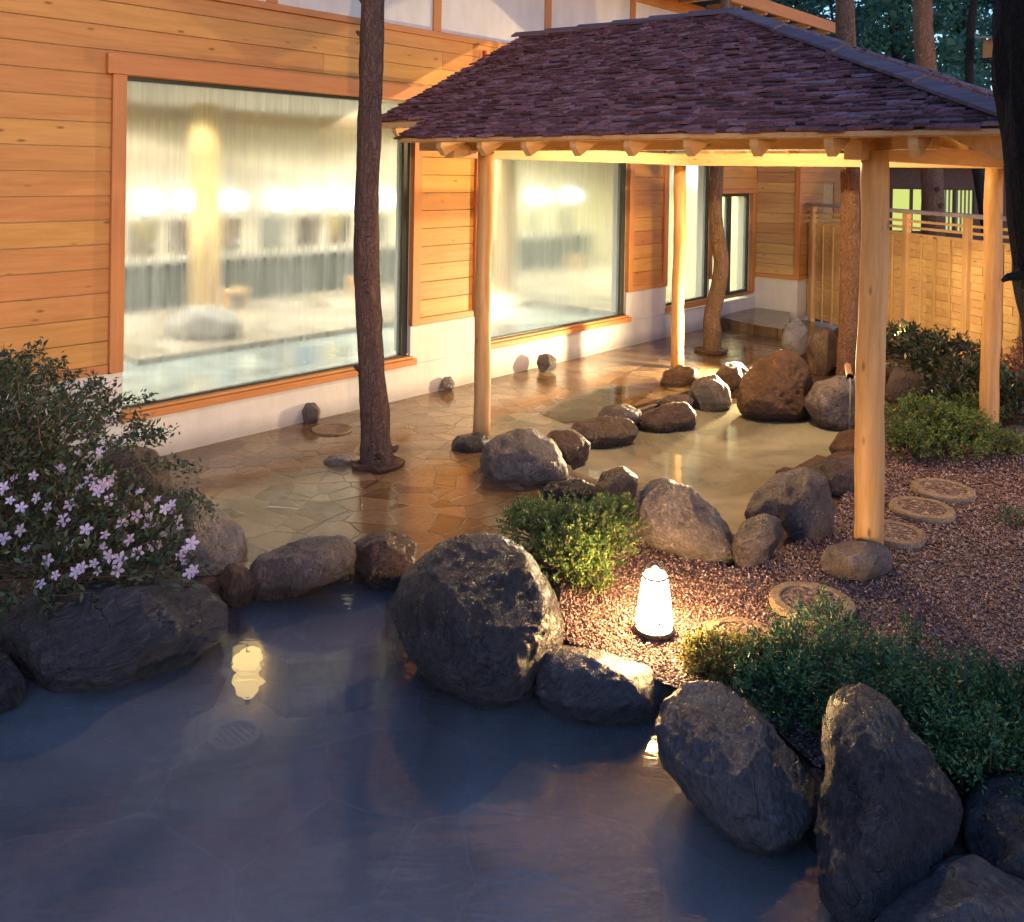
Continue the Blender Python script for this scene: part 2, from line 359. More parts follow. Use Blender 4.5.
def rock(label, poly, zg=0., k=.45, b=.85, mat='rockfg', sub=5, rough=.055, seed=None, name='boulder', cat='boulder', group='boulders round the baths', flat=.12, lean=.9, parent=None):
    """boulder whose outline is poly (pixels) at its own ground distance; b = depth / half width"""
    seed = seed if seed is not None else rnd.random()*100
    A = 0; cx = cy = 0
    for i in range(len(poly)):
        x1, y1 = poly[i]; x2, y2 = poly[(i+1) % len(poly)]; w = x1*y2-x2*y1; A += w; cx += (x1+x2)*w; cy += (y1+y2)*w
    cx /= 3*A; cy /= 3*A
    NR = 96; R = np.array([poly_radius(poly, (cx, cy), 2*PI*i/NR) for i in range(NR)])
    for _ in range(3): R = (np.roll(R, 1)+2*R+np.roll(R, -1))/4
    hw = (max(p[0] for p in poly)-min(p[0] for p in poly))/2; hh = (max(p[1] for p in poly)-min(p[1] for p in poly))/2
    rz = -ray(cx, cy)[2]
    d = (ZC-zg)/rz
    for _ in range(6): d = (ZC-zg-k*hh/F*d)/rz
    bd = b*hw/F*d; tan = (cy-CY)/F
    V, Fc = ico(sub); rs = random.Random(int(seed*1000))
    a, c, n = V[:, 0].copy(), V[:, 1].copy(), V[:, 2].copy()
    # flat facets
    s = np.ones(len(V))
    for _ in range(7):
        q = np.array([rs.uniform(-1, 1), rs.uniform(-1, .2), rs.uniform(-.4, 1)]); q /= np.linalg.norm(q)
        dt = V @ q; th = rs.uniform(.74, .9); s = np.minimum(s, np.where(dt > th, th/np.maximum(dt, .01), 1))
    s = 1-(1-s)*np.clip(np.abs(c)*2.2, 0, 1)
    rho = np.sqrt(a*a+n*n); phi = np.mod(np.arctan2(n, a), 2*PI)
    Rp = np.interp(phi/(2*PI)*NR, np.arange(NR+1), np.append(R, R[0]))
    px = cx+np.cos(phi)*Rp*rho**.92*s; up = np.sin(phi)*Rp*rho**.92*s; py = cy-up
    dep = d+bd*c*s+lean*tan*up/F*d
    P = C_[None]+(F_[None]+R_[None]*((px-CX)/F)[:, None]-U_[None]*((py-CY)/F)[:, None])*dep[:, None]
    cen = P.mean(0); size = hw/F*d
    out = []
    for p in P:
        dv = Vector(p-cen); L = dv.length; q = dv/size
        o = Vector((seed, seed*.7, 3.1))
        w = MN.noise(q*1.3+o)*.8+MN.noise(q*2.9+o)*.55+abs(MN.noise(q*5.5+o))*-.6+MN.noise(q*11+o)*.3
        if sub >= 5: w += MN.noise(q*23+o)*.17
        out.append(p+np.array(dv/L)*(w*rough*size))
    P = np.array(out)
    base = (cen[0], cen[1], zg)
    o = obj(name, P, Fc, M[mat], parent=parent, base=base, smooth=True)
    if not parent: tag(o, label, cat, group)
    return o

# ------------------------------------------------------------------ polygons, ground
def pip(x, y, poly):
    ins = np.zeros(x.shape, bool); j = len(poly)-1
    for i in range(len(poly)):
        xi, yi = poly[i]; xj, yj = poly[j]
        c = ((yi > y) != (yj > y)) & (x < (xj-xi)*(y-yi)/((yj-yi) if yj != yi else 1e-9)+xi)
        ins ^= c; j = i
    return ins
WL = -.12
def px_poly(pts, z): return [tuple(at(x, y, z)[:2]) for x, y in pts]
BIG = px_poly([(-60, 700), (10, 672), (120, 660), (215, 640), (228, 582), (250, 566), (300, 560), (352, 552), (400, 558), (412, 600), (430, 655), (520, 675), (560, 690), (650, 700), (690, 760), (790, 810), (840, 850), (905, 890)], WL)
BIG = BIG+[(3.1, .6), (3.0, -1.6), (1., -2.6), (-2., -2.4), (-2.2, 1.), (-.8, 3.2)]
SMALL = px_poly([(571, 478), (562, 462), (585, 447), (637, 430), (650, 420), (697, 405), (735, 398), (760, 405), (812, 408), (855, 418), (860, 445), (832, 462), (775, 480), (752, 515), (742, 555), (700, 520), (650, 492), (600, 490)], WL)
xs = np.unique(np.concatenate([np.arange(-3.2, 13.5, .07), -3.2-np.geomspace(.2, 600, 28), 13.5+np.geomspace(.2, 600, 28)]))
ys = np.unique(np.concatenate([np.arange(-3.2, 7., .07), -3.2-np.geomspace(.2, 600, 28), 7+np.geomspace(.2, 600, 28)]))
GX, GY = np.meshgrid(xs, ys, indexing='ij')
GZ = np.full(GX.shape, -.03)
near = (np.abs(GX) < 20) & (np.abs(GY) < 20)
for i in np.argwhere(near):
    x, y = GX[tuple(i)], GY[tuple(i)]; GZ[tuple(i)] += .018*MN.noise(Vector((x*1.3, y*1.3, 0)))+.006*MN.noise(Vector((x*7, y*7, 2)))
inb = pip(GX, GY, BIG); ins = pip(GX, GY, SMALL)
GZ[inb] = -.62; GZ[ins] = -.62
GZ[(GX > -.5) & (GY > 6.0) & near] = -.08
dist = np.sqrt(GX**2+GY**2); GZ += np.clip((dist-30)*.12, 0, 14)*np.clip((GX+GY-10)/20, 0, 1)
nx, ny = GX.shape; idx = np.arange(nx*ny).reshape(nx, ny)
fcs = np.stack([idx[:-1, :-1], idx[1:, :-1], idx[1:, 1:], idx[:-1, 1:]], -1).reshape(-1, 4)
t = NT('soil'); v = t.pos(); n1 = t.noise(v, 3, 6, .6); n2 = t.noise(v, 40, 5, .7)
soil = t.done(t.bsdf(t.ramp(t.math('ADD', t.math('MULTIPLY', n1, .5), t.math('MULTIPLY', n2, .5)), [(.35, (.03, .018, .012)), (.5, (.075, .04, .028)), (.65, (.14, .08, .055))]), .85, t.bump(n2, .8, .02), .3))
tag(obj('ground', np.stack([GX, GY, GZ], -1).reshape(-1, 3), fcs, soil, smooth=True), kind='structure')

def sheet(name, poly, z, thick, mat, kind='structure'):
    """flat polygon slab, triangulated, with an uneven edge"""
    bm = bmesh.new(); vs = [bm.verts.new((x, y, z)) for x, y in poly]; f = bm.faces.new(vs)
    if f.normal.z < 0: f.normal_flip()
    if thick:
        r = bmesh.ops.extrude_face_region(bm, geom=[f])
        for e in r['geom']:
            if isinstance(e, bmesh.types.BMVert): e.co.z -= thick
    if thick: bmesh.ops.recalc_face_normals(bm, faces=bm.faces[:])
    bmesh.ops.triangulate(bm, faces=bm.faces[:])
    if not thick:
        bm.normal_update()
        for q in bm.faces:
            if q.normal.z < 0: q.normal_flip()
    me = bpy.data.meshes.new(name); bm.to_mesh(me); bm.free(); me.materials.append(mat)
    o = bpy.data.objects.new(name, me); COL.objects.link(o); return tag(o, kind=kind)
def roughen(poly, step=.12, amp=.02, seed=0):
    out = []
    for i in range(len(poly)):
        a = Vector((*poly[i], 0)); b = Vector((*poly[(i+1) % len(poly)], 0)); n = max(1, int((b-a).length/step))
        for k in range(n):
            p = a.lerp(b, k/n); out.append((p.x+amp*MN.noise(p*4+Vector((seed, 0, 0))), p.y+amp*MN.noise(p*4+Vector((0, seed, 9)))))
    return out
WY = 6.22   # face of the long wall
deckpoly = [(2.2, WY-.02), (12.6, WY-.02), (12.6, 5.0)]+[tuple(at(*p)[:2]) for p in
   [(806, 348), (770, 362), (738, 376), (700, 388), (655, 400), (628, 408), (586, 424), (556, 442), (560, 470), (596, 490), (560, 520), (520, 560), (470, 600), (440, 590), (412, 556), (380, 550), (345, 552), (300, 556), (258, 572), (232, 575), (120, 530)]]
flag = mat_flag('wet_flagstone', (.11, .062, .028), (.19, .118, .055), (.28, .19, .10), (.055, .033, .018), 4.8, (.05, .22), .010)
sheet('deck_paving', roughen(deckpoly), 0., .16, flag)
flagb = mat_flag('bath_floor_stone', (.22, .20, .19), (.36, .32, .30), (.50, .44, .41), (.60, .55, .52), 2.0, (.5, .7), .01)
BIGF = [(x, y) for x, y in BIG]
sheet('bath_floor', BIGF, -.44, 0, flagb)
sheet('garden_bath_floor', SMALL, -.59, 0, flagb)
water_big = mat_water('milky_bath_water', .29, (.32, .30, .31), (.94, .94, .95), .20, 3.2, .016, .07, .30)
water_sm = mat_water('green_bath_water', .72, (.36, .34, .25), (.75, .74, .6), .10, 5., .01, .04, .3)
sheet('bath_water', roughen(BIG, .2, .0), WL, 0, water_big)
sheet('garden_bath_water', SMALL, WL-.004, 0, water_sm)
# shallow runnel on the deck
pud = px_poly([(540, 415), (560, 400), (600, 388), (628, 385), (655, 388), (640, 400), (625, 413), (600, 420), (565, 422)], .004)
wet = mat_water('thin_water', .08, (.16, .13, .07), (.85, .85, .75), .08, 6., .006, .03, .0)
sheet('puddle_water', roughen(pud, .08, .05, 3), .006, 0, wet)

# ------------------------------------------------------------------ bathhouse
bh = thing('bathhouse', 'long bathhouse with orange pine boards and tall steamed picture windows', 'building', (2, WY, 0))
WIN = [(2.82, 5.50, .36, 2.74), (6.42, 8.98, .36, 2.70), (9.86, 10.98, .38, 2.62), (11.0, 12.16, .38, 1.84)]
X0, X1 = -1.2, 12.33
def rows(name, x0, x1, z0, z1, holes, y, mat, parent, axis='x', h=.168, th=.022, gap=.0045, face=-1, rs=3):
    mb = MB(); r = random.Random(rs); z = z0
    while z < z1-.01:
        zt = min(z+h-gap, z1); segs = [(x0, x1)]
        for (a, b, c, d) in holes:
            if zt > c+.01 and z < d-.01:
                ns = []
                for s, e in segs:
                    if b <= s or a >= e: ns.append((s, e)); continue
                    if a > s: ns.append((s, a))
                    if b < e: ns.append((b, e))
                segs = ns
        for s, e in segs:
            p = s; ln = r.uniform(1.6, 9.)
            while p < e-.01:
                q = min(e, p+ln); ln = 3.65
                if e-q < .25: q = e
                j = r.uniform(0, .0015)
                if axis == 'x': mb.box((p, y-th-j if face < 0 else y, z), (q-.0008, y if face < 0 else y+th+j, zt))
                else: mb.box((y-th-j, p, z), (y, q-.002, zt))
                p = q
        z += h
    return mb.build(name, mat, parent)
holes = [(a, b, c-.4, d) for a, b, c, d in WIN]
bo = rows('board_wall', X0, X1, .72, 3.36, holes, WY+.02, M['board'], bh); bevel(bo, .003, 1)
# structural wall with holes
mb = MB()
def wallband(mb, z0, z1, y0, y1, holes, x0=X0, x1=X1):
    p = x0
    for a, b in sorted(holes):
        if a > p: mb.box((p, y0, z0), (a, y1, z1))
        p = b
    if p < x1: mb.box((p, y0, z0), (x1, y1, z1))
YB0, YB1 = WY+.021, WY+.22
wallband(mb, .40, 1.84, YB0+.001, YB1, [(a, b) for a, b, c, d in WIN])
wallband(mb, 1.84, 2.62, YB0+.001, YB1, [(a, b) for a, b, c, d in WIN[:3]])
wallband(mb, 2.62, 2.70, YB0+.001, YB1, [(a, b) for a, b, c, d in WIN[:2]])
wallband(mb, 2.70, 2.74, YB0+.001, YB1, [(a, b) for a, b, c, d in WIN[:1]])
wallband(mb, 2.74, 3.36, YB0+.001, YB1, [])
mb.build('core_wall', M['plaster'], bh)
mb = MB()
mb.box((X0, WY-.012, -.15), (X1, YB1, .30))
for a, b in ((X0, 2.82), (5.50, 6.42), (8.98, 9.86)): mb.box((a, WY-.012, .3005), (b, WY+.02, .66))
bevel(mb.build('plinth', M['plaster'], bh), .006, 2)
mb = MB(); mb.box((X0, WY-.004, 3.42), (X1, YB1, 4.34)); mb.build('plaster_wall', M['plaster'], bh)
# timber trims
mb = MB()
for a, b in ((X0, 2.715), (5.60, 6.32), (9.06, 9.76)): mb.box((a, WY-.028, .662), (b, WY+.02, .725))
mb.box((X0, WY-.026, 3.362), (X1, WY+.02, 3.418))
mb.box((X0, WY-.034, 4.20), (X1, WY-.0045, 4.36))
bevel(mb.build('timber_trim', M['trim'], bh), .004)
for x in (2.1, 3.93, 5.72, 7.35, 8.95, 10.55, 12.1):
    bevel(MB().box((x, WY-.024, 3.4185), (x+.10, WY-.0045, 4.1995)).build('timber_stud', M['trimz'], bh), .004)
for i, (a, b, c, d) in enumerate(WIN):
    y0 = WY-.036
    f = MB(); e = .035 if i < 2 else .045
    yy0, yy1 = WY+.03, WY+.10
    f.box((a, yy0, c), (b, yy1, c+e)); f.box((a, yy0, d-e), (b, yy1, d))
    f.box((a, yy0, c+e), (a+e*.6, yy1, d-e)); f.box((b-e*(2.2 if i < 2 else 1), yy0, c+e), (b, yy1, d-e))
    if i == 3: f.box(((a+b)/2-.05, yy0-.01, c+e), ((a+b)/2+.03, yy1, d-e))
    wf = bevel(f.build('window', M['frame'], bh), .004)
    if i < 3:
        bevel(MB().box((a-.10, y0, .66), (a-.001, WY+.03, d-.001)).build('jamb', M['trimz'], wf), .004)
        bevel(MB().box((b+.001, y0, .66), (b+.10 if i < 2 else b+.018, WY+.03, d-.001)).build('jamb', M['trimz'], wf), .004)
        bevel(MB().box((a-.14, y0-.012, d), (b+.14 if i < 2 else b+.05, WY+.03, d+.14)).build('lintel', M['trim'], wf), .004)
        s = MB(); s.box((a-.02, WY-.05, c-.058), (b+.06, WY+.03, c-.002)); s.box((a, WY-.028, c-.0015), (b+.03, WY+.029, c+.022))
    else:
        bevel(MB().box((b+.001, y0, c), (b+.09, WY+.03, d-.001)).build('jamb', M['trimz'], wf), .004)
        bevel(MB().box((a, y0, d), (b+.12, WY+.03, d+.06)).build('lintel', M['trim'], wf), .004)
        s = MB(); s.box((a-.02, WY-.03, c-.03), (b+.06, WY+.03, c-.002))
    bevel(s.build('sill', M['trim'], wf), .006)
    MB().box((a+.02, WY+.057, c+.02), (b-.02, WY+.063, d-.02)).build('pane', M['glass'], wf)
# downpipe in dull red beside the second pier
mb = MB(); mb.box((6.36, WY-.075, .70), (6.39, WY-.045, 3.30)); mb.build('pipe', mat_plain('red_pipe', (.30, .03, .03), .4, .05), bh)
# roof of the bathhouse
t = NT('roof_metal'); roofm = t.done(t.bsdf((.035, .045, .06), .4, t.bump(t.noise(t.pos(), 20), .1, .003)))
mb = MB()
EY, EZ = WY-.55, 4.40
mb.add([(X0-.5, EY, EZ), (14.2, EY, EZ), (14.2, WY+7.5, EZ+1.3), (X0-.5, WY+7.5, EZ+1.3), (X0-.5, EY, EZ+.12), (14.2, EY, EZ+.12), (14.2, WY+7.5, EZ+1.42), (X0-.5, WY+7.5, EZ+1.42)],
       [(0,3,2,1),(4,5,6,7),(0,1,5,4),(1,2,6,5),(2,3,7,6),(3,0,4,7)])
rf = mb.build('roof', roofm, bh)
mb = MB(); mb.box((X0-.5, EY-.05, EZ-.06), (14.2, EY-.003, EZ+.10)); mb.build('fascia', M['trim'], bh)
for i in range(22):
    x = X0+i*.7; MB().box((x, EY+.0, EZ-.085), (x+.05, WY-.036, EZ-.003)).build('rafter', M['rafter'], bh)
# wing at the far end
mb = MB(); wx0, wx1, wy0 = 12.33, 15.6, 5.56
mb.box((wx0+.001, wy0, -.1), (wx1, WY+.215, .60)); bevel(mb.build('wing_plinth', M['plaster'], bh), .006)
mb = MB(); mb.box((wx0+.025, wy0+.025, .601), (wx1, WY+.215, 3.2)); mb.build('wing_wall', M['boardy'], bh)
wb = rows('wing_boards', wy0+.0, WY, .66, 3.2, [], wx0+.024, M['boardy'], bh, 'y', .15); bevel(wb, .003, 1)
wb = rows('wing_boards', wx0, wx1, .66, 3.2, [(13.2, 13.6, 1.45, 1.95)], wy0+.024, M['board'], bh, 'x', .15)
mb = MB(); mb.box((wx0-.03, wy0-.03, .602), (wx1, wy0+.01, .659)); mb.box((wx0-.03, wy0+.0101, .602), (wx0+.01, WY, .659)); bevel(mb.build('timber_trim', M['trim'], bh), .004)
mb = MB(); mb.box((wx0-.025, wy0-.03, .66), (wx0+.04, wy0+.045, 3.2)); bevel(mb.build('corner_post', M['trimz'], bh), .004)
# interior shell
inner = mat_plain('cream_wall', (.66, .58, .42), .6, .05, 5., .08)
ceilm = mat_plain('pale_ceiling', (.60, .58, .52), .7, .03, 5., .05)
tile = mat_flag('indoor_stone_floor', (.30, .25, .17), (.42, .36, .26), (.52, .46, .36), (.25, .22, .17), 1.8, (.08, .25), .003)
YK = 10.62
mb = MB(); mb.box((X0, YK, .0), (14.6, YK+.15, 3.0)); mb.box((X0-.1, WY+.22, 0), (X0, YK+.15, 3.0)); mb.box((14.6, WY+.22, 0), (14.75, YK+.15, 3.0))
mb.build('inner_wall', inner, bh)
mb = MB(); mb.box((X0, WY+.22, 2.84), (14.6, YK-.001, 2.94)); mb.build('ceiling', ceilm, bh)
mb = MB(); mb.box((X0, YK-.16, 2.66), (14.6, YK-.002, 2.838)); mb.build('cornice', mat_plain('tan_wood', (.42, .30, .15), .5, .05), bh)
FZ, IW = .39, .335
mb = MB(); mb.box((3.65, 7.72, .0), (9.05, YK-.001, FZ)); mb.box((X0, 8.5, .0), (3.649, YK-.001, FZ)); mb.box((9.0505, WY+.221, 0), (14.6, YK-.001, FZ))
mb.build('floor', tile, bh)
tag(obj('indoor_bath_water', [(X0, WY+.221, IW), (9.05, WY+.221, IW), (9.05, 7.72, IW), (3.65, 7.72, IW), (3.65, 8.5, IW), (X0, 8.5, IW)], [(0, 1, 2, 3, 4, 5)],
        mat_water('indoor_water', .8, (.36, .44, .42), (.7, .8, .78), .10, 2.0, .02, .06, .0)), kind='structure')
def xat(px, Y, py=205):
    d = ray(px, py); return float(d[0]*Y/d[1])
wc = thing('wash_counter', 'dark stone washing counter along the back wall inside the windows', 'counter', (4, YK-.2, FZ))
mb = MB(); mb.box((X0+.1, YK-.40, FZ+.001), (13.6, YK-.005, .93)); mb.build('base', mat_plain('dark_tile', (.05, .06, .05), .25, .05), wc)
mb = MB(); mb.box((X0+.1, YK-.44, .931), (13.6, YK-.005, .97)); mb.build('counter_top', mat_plain('grey_stone', (.3, .29, .25), .3, .05), wc)
mirm = mat_plain('mirror', (.55, .6, .62), .08, .0, metal=1.)
globe = mat_emit('lamp_globe', (.70, .85, 1.), 10.)
WHERE = ['leftmost in the large window', 'just left of the indoor log column', 'just right of the indoor log column', 'second to the right of the indoor column', 'third to the right of the indoor column', 'just left of the pine trunk', 'between the pine trunk and the window edge', 'left of the two in the second window', 'right of the two in the second window']
for i, px_ in enumerate([150, 190, 234, 281, 316, 348, 387, 540, 572]):
    x = xat(px_, YK-.2)
    w = thing('wash_station', 'mirror with tap on the washing counter, '+WHERE[i], 'wash station', (x, YK-.1, .97), 'wash stations along the counter')
    mb = MB(); mb.box((x-.2, YK-.03, 1.02), (x+.2, YK-.004, 1.42)); mb.build('mirror', mirm, w)
    mb = MB(); mb.tube([(x, YK-.2, .971), (x, YK-.2, 1.12), (x, YK-.28, 1.16), (x, YK-.34, 1.12)], .014, 8); mb.build('tap', M['steel'], w)
    l = thing('wall_lamp', 'glowing white indoor globe lamp, '+WHERE[i], 'lamp', (x, YK-.1, 1.6), 'globe lamps on the inside wall')
    V, Fq = ico(3); obj('lamp_shade', V*.105+np.array([x, YK-.2, 1.66]), Fq, globe, l, smooth=True)
    mb = MB(); mb.tube([(x, YK-.002, 1.50), (x, YK-.2, 1.555)], .012, 6); mb.build('bracket', M['metal'], l)
    if i % 3 == 1:
        s = thing('wash_stool', 'small wooden wash stool indoors, '+{1: 'beside the log column', 4: 'behind the pine trunk', 7: 'in the second window'}[i], 'stool', (x+.2, 9.7, FZ), 'wash stools indoors')
        mb = MB(); mb.box((x+.05, 9.6, FZ+.2), (x+.36, 9.8, FZ+.23)); mb.build('seat', M['fence'], s)
        for sx in (.07, .31):
            mb = MB(); mb.box((x+sx, 9.62, FZ+.001), (x+sx+.03, 9.78, FZ+.1995)); mb.build('leg', M['fence'], s)
l = thing('wall_lamp', 'glowing white globe lamp seen through the tall narrow window at the far end', 'lamp', (14.5, 8., 2.0), 'globe lamps on the inside wall')
d = ray(693, 176); q = d*(14.45/d[0]); V, Fq = ico(3); obj('lamp_shade', V*.16+np.array([14.40, q[1], min(2.5, ZC+q[2])]), Fq, mat_emit('lamp_globe_far', (.70, .85, 1.), 16.), l, smooth=True)
mb = MB(); mb.tube([(14.598, q[1], min(2.5, ZC+q[2])-.1), (14.40, q[1], min(2.5, ZC+q[2])-.1)], .012, 6); mb.build('bracket', M['metal'], l)
for j_, (px_, py_, lab) in enumerate(((203, 309, 'yellow peeled log column on a rock behind the large left window'), (504, 292, 'yellow peeled log column seen through the second window'))):
    x, y = at(px_, py_, FZ)[:2]
    c = MB().tube([(x, y, FZ), (x, y, 1.5), (x+.01, y, 2.838)], [.175, .17, .165], 24, True, .02).build('log_column', mat_wood('yellow_log%d' % j_, (.72, .50, .20), (.82, .62, .30), 'z', .4, False, 0.), base=(x, y, FZ), smooth=True)
    tag(c, lab, 'column')
rock('low wide rock at the foot of the indoor log column', [(160, 330), (168, 316), (188, 306), (215, 305), (238, 314), (246, 328), (235, 338), (200, 342), (172, 340)], FZ, .6, .7, 'rockpale', 4, .07, 3., 'indoor_rock', 'rock', None)
def area(name, loc, rot, size, power, col, sy=None):
    l = bpy.data.lights.new(name, 'AREA'); l.energy = power; l.color = col; l.size = size
    if sy: l.shape = 'RECTANGLE'; l.size_y = sy
    o = bpy.data.objects.new(name, l); COL.objects.link(o); o.location = loc; o.rotation_euler = rot; return o
def spot(name, loc, target, power, col, ang=120, blend=.6, rad=.06):
    l = bpy.data.lights.new(name, 'SPOT'); l.energy = power; l.color = col; l.spot_size = math.radians(ang); l.spot_blend = blend; l.shadow_soft_size = rad
    o = bpy.data.objects.new(name, l); COL.objects.link(o); o.location = loc
    o.rotation_euler = (Vector(target)-Vector(loc)).to_track_quat('-Z', 'Y').to_euler(); return o
def point(name, loc, power, col, rad=.05):
    l = bpy.data.lights.new(name, 'POINT'); l.energy = power; l.color = col; l.shadow_soft_size = rad
    o = bpy.data.objects.new(name, l); COL.objects.link(o); o.location = loc; return o
for x_, y_, p_, c_ in ((2.2, 8.6, 130, (1., .86, .62)), (4.6, 9.4, 130, (1., .86, .62)), (6.9, 8.9, 120, (1., .88, .66)), (9.2, 9.4, 130, (1., .92, .66)), (11.6, 8.6, 140, (.95, .97, .60)), (13.6, 7.6, 110, (.72, 1., .0))):
    spot('ceiling_light', (x_, y_, 2.80), (x_, y_, 0), p_*3.8, tuple(.5*q+.5 for q in c_), 165, .6, .07)
# ------------------------------------------------------------------ gazebo
gz = thing('gazebo', 'open timber pavilion on peeled log posts with a purple-brown shingled roof', 'pavilion', (6.6, 3.4, 0))
def logpost(px, py, z0, z1, pxt, r0, r1, seed):
    b = at(px, py, z0); dp = depth(b)
    tp = b+np.array([0, 0, z1-z0]); 
    # lean towards the top pixel
    q = atd(pxt, CY, dp); tx = (q[0]-b[0]); 
    top = (b[0]+(q[0]-atd(px, CY, dp)[0])*0+0, b[1], z1)
    pts = [Vector(b).lerp(Vector((b[0], b[1], z1)), i/14) for i in range(15)]
    pts = [p+Vector((.0045*math.sin(i*.6+seed), .0045*math.cos(i*.7+seed), 0)) for i, p in enumerate(pts)]
    rad = [r0+(r1-r0)*i/14+.0025*math.sin(i*1.9+seed) for i in range(15)]
    MB().tube(pts, rad, 28, True, .035, seed).build('post', M['post'], gz, smooth=True)
    return b
pA = logpost(481, 441, .02, 2.26, 481, .066, .06, 1)
pB = logpost(867.5, 551, .06, 2.26, 874, .078, .072, 2)
pC = logpost(677, 366, .02, 2.20, 677, .070, .066, 3)
pD = logpost(989, 435, .04, 2.20, 995, .072, .068, 4)
xf, xb, yl, yr = 5.03, 8.3, 5.0, 1.86
XE, XR, XB, YR, YL, YG = 4.45, 6.6, 8.75, .95, 5.18, 5.86
ZE, ZR, YH = 2.352, 3.43, 3.55
SL = (ZR-ZE)/(XR-XE)
mb = MB(); mb.beam((xf, yr-.35, 2.325), (xf, yl+.55, 2.325), .105, .115); bevel(mb.build('beam', M['fence'], gz), .006)
mb = MB(); mb.beam((xb, yr-.35, 2.265), (xb, yl+.55, 2.265), .105, .125); bevel(mb.build('beam', M['fence'], gz), .006)
for y in (yl-.02, yr+.0):
    mb = MB(); mb.beam((xf-.25, y, 2.262), (xb+.3, y, 2.262), .10, .11); bevel(mb.build('beam', M['rafter'], gz), .006)
def zroof(x): return ZE+SL*(min(x, 2*XR-x)-XE)
yrs = [y for y in np.arange(YR+.5, YG, .415)]
for y in yrs:
    for sgn in (1, -1):
        x0 = (XE+.02) if y < YL else XE+.3
        xa = x0 if sgn == 1 else 2*XR-x0
        # hip limits
        xm = XR if y > YH else XE+(y-YR)/(YH-YR)*(XR-XE)
        if xm-x0 < .3: continue
        xq = xm-.03 if sgn == 1 else 2*XR-xm+.03
        za, zq = zroof(xa)-.075, zroof(xq)-.075
        m_ = MB(); n = .05
        h = .10; tz = .045
        vs = []
        for yy in (y-.024, y+.024):
            vs += [(xa, yy, za+.035), (xa, yy, za+.035-.05), (xa+sgn*.05, yy, zroof(xa)-.045-.10), (xq, yy, zq-.065), (xq, yy, zq+.035)]
        m_.add(vs, [(0,1,2,3,4),(9,8,7,6,5),(0,5,6,1),(1,6,7,2),(2,7,8,3),(3,8,9,4),(4,9,5,0)]).build('rafter', M['rafter'], gz)
for x in np.arange(XE+.75, XB-.6, .415):   # rafters of the hip end
    ym = YR+(min(x, 2*XR-x)-XE)/(XR-XE)*(YH-YR); sh = (ZR-ZE)/(YH-YR)
    mb = MB(); mb.beam((x, YR+.03, ZE-.095+.01), (x, ym-.03, ZE-.095+sh*(ym-YR)), .048, .09); mb.build('rafter', M['rafter'], gz)
for sx in (XE, XB):
    mb = MB(); mb.beam((sx+(.04 if sx < XR else -.04), YR+.04, ZE-.11), (XR, YH, ZR-.14), .07, .14); bevel(mb.build('hip_rafter', M['rafter'], gz), .005)
mb = MB(); mb.beam((XR, YH-.1, ZR-.13), (XR, YG-.02, ZR-.13), .06, .15); mb.build('ridge_beam', M['rafter'], gz)
# roof deck (sheathing)
th = .028
def zf(x, y):
    return min(ZE+SL*(min(x, 2*XR-x)-XE), ZE+(ZR-ZE)/(YH-YR)*(y-YR))-.012
def deckface(mb, P):
    n = len(P); top = [(x, y, zf(x, y)) for x, y in P]; bot = [(x, y, z-th) for x, y, z in top]
    mb.add(top+bot, [tuple(range(n)), tuple(range(2*n-1, n-1, -1))]+[(i, n+i, n+(i+1) % n, (i+1) % n) for i in range(n)])
mb = MB()
for s in (1, -1):
    fx = (lambda x: x) if s == 1 else (lambda x: 2*XR-x)
    deckface(mb, [(fx(x), y) for x, y in ((XE, YR), (XE, YL), (XE+.3, YL), (XE+.3, YG), (XR, YG), (XR, YH))])
deckface(mb, [(XE, YR), (XR, YH), (XB, YR)])
roofo = mb.build('roof', M['rafter'], gz)
# fascia
mb = MB()
for s in (1, -1):
    fx = (lambda x: x) if s == 1 else (lambda x: 2*XR-x)
    mb.beam((fx(XE-.012), YR-.02, ZE-.020), (fx(XE-.012), YL, ZE-.020), .022, .026)
    mb.beam((fx(XE+.29), YL+.0, zroof(XE+.3)-.035), (fx(XE+.29), YG, zroof(XE+.3)-.035), .022, .045)
    mb.beam((fx(XE+.31), YG+.012, zroof(XE+.3)-.035), (XR, YG+.012, ZR-.035), .022, .06)
mb.beam((XE-.02, YR-.012, ZE-.020), (XB+.02, YR-.012, ZE-.020), .022, .026)
bevel(mb.build('fascia', M['rafter'], gz), .003)
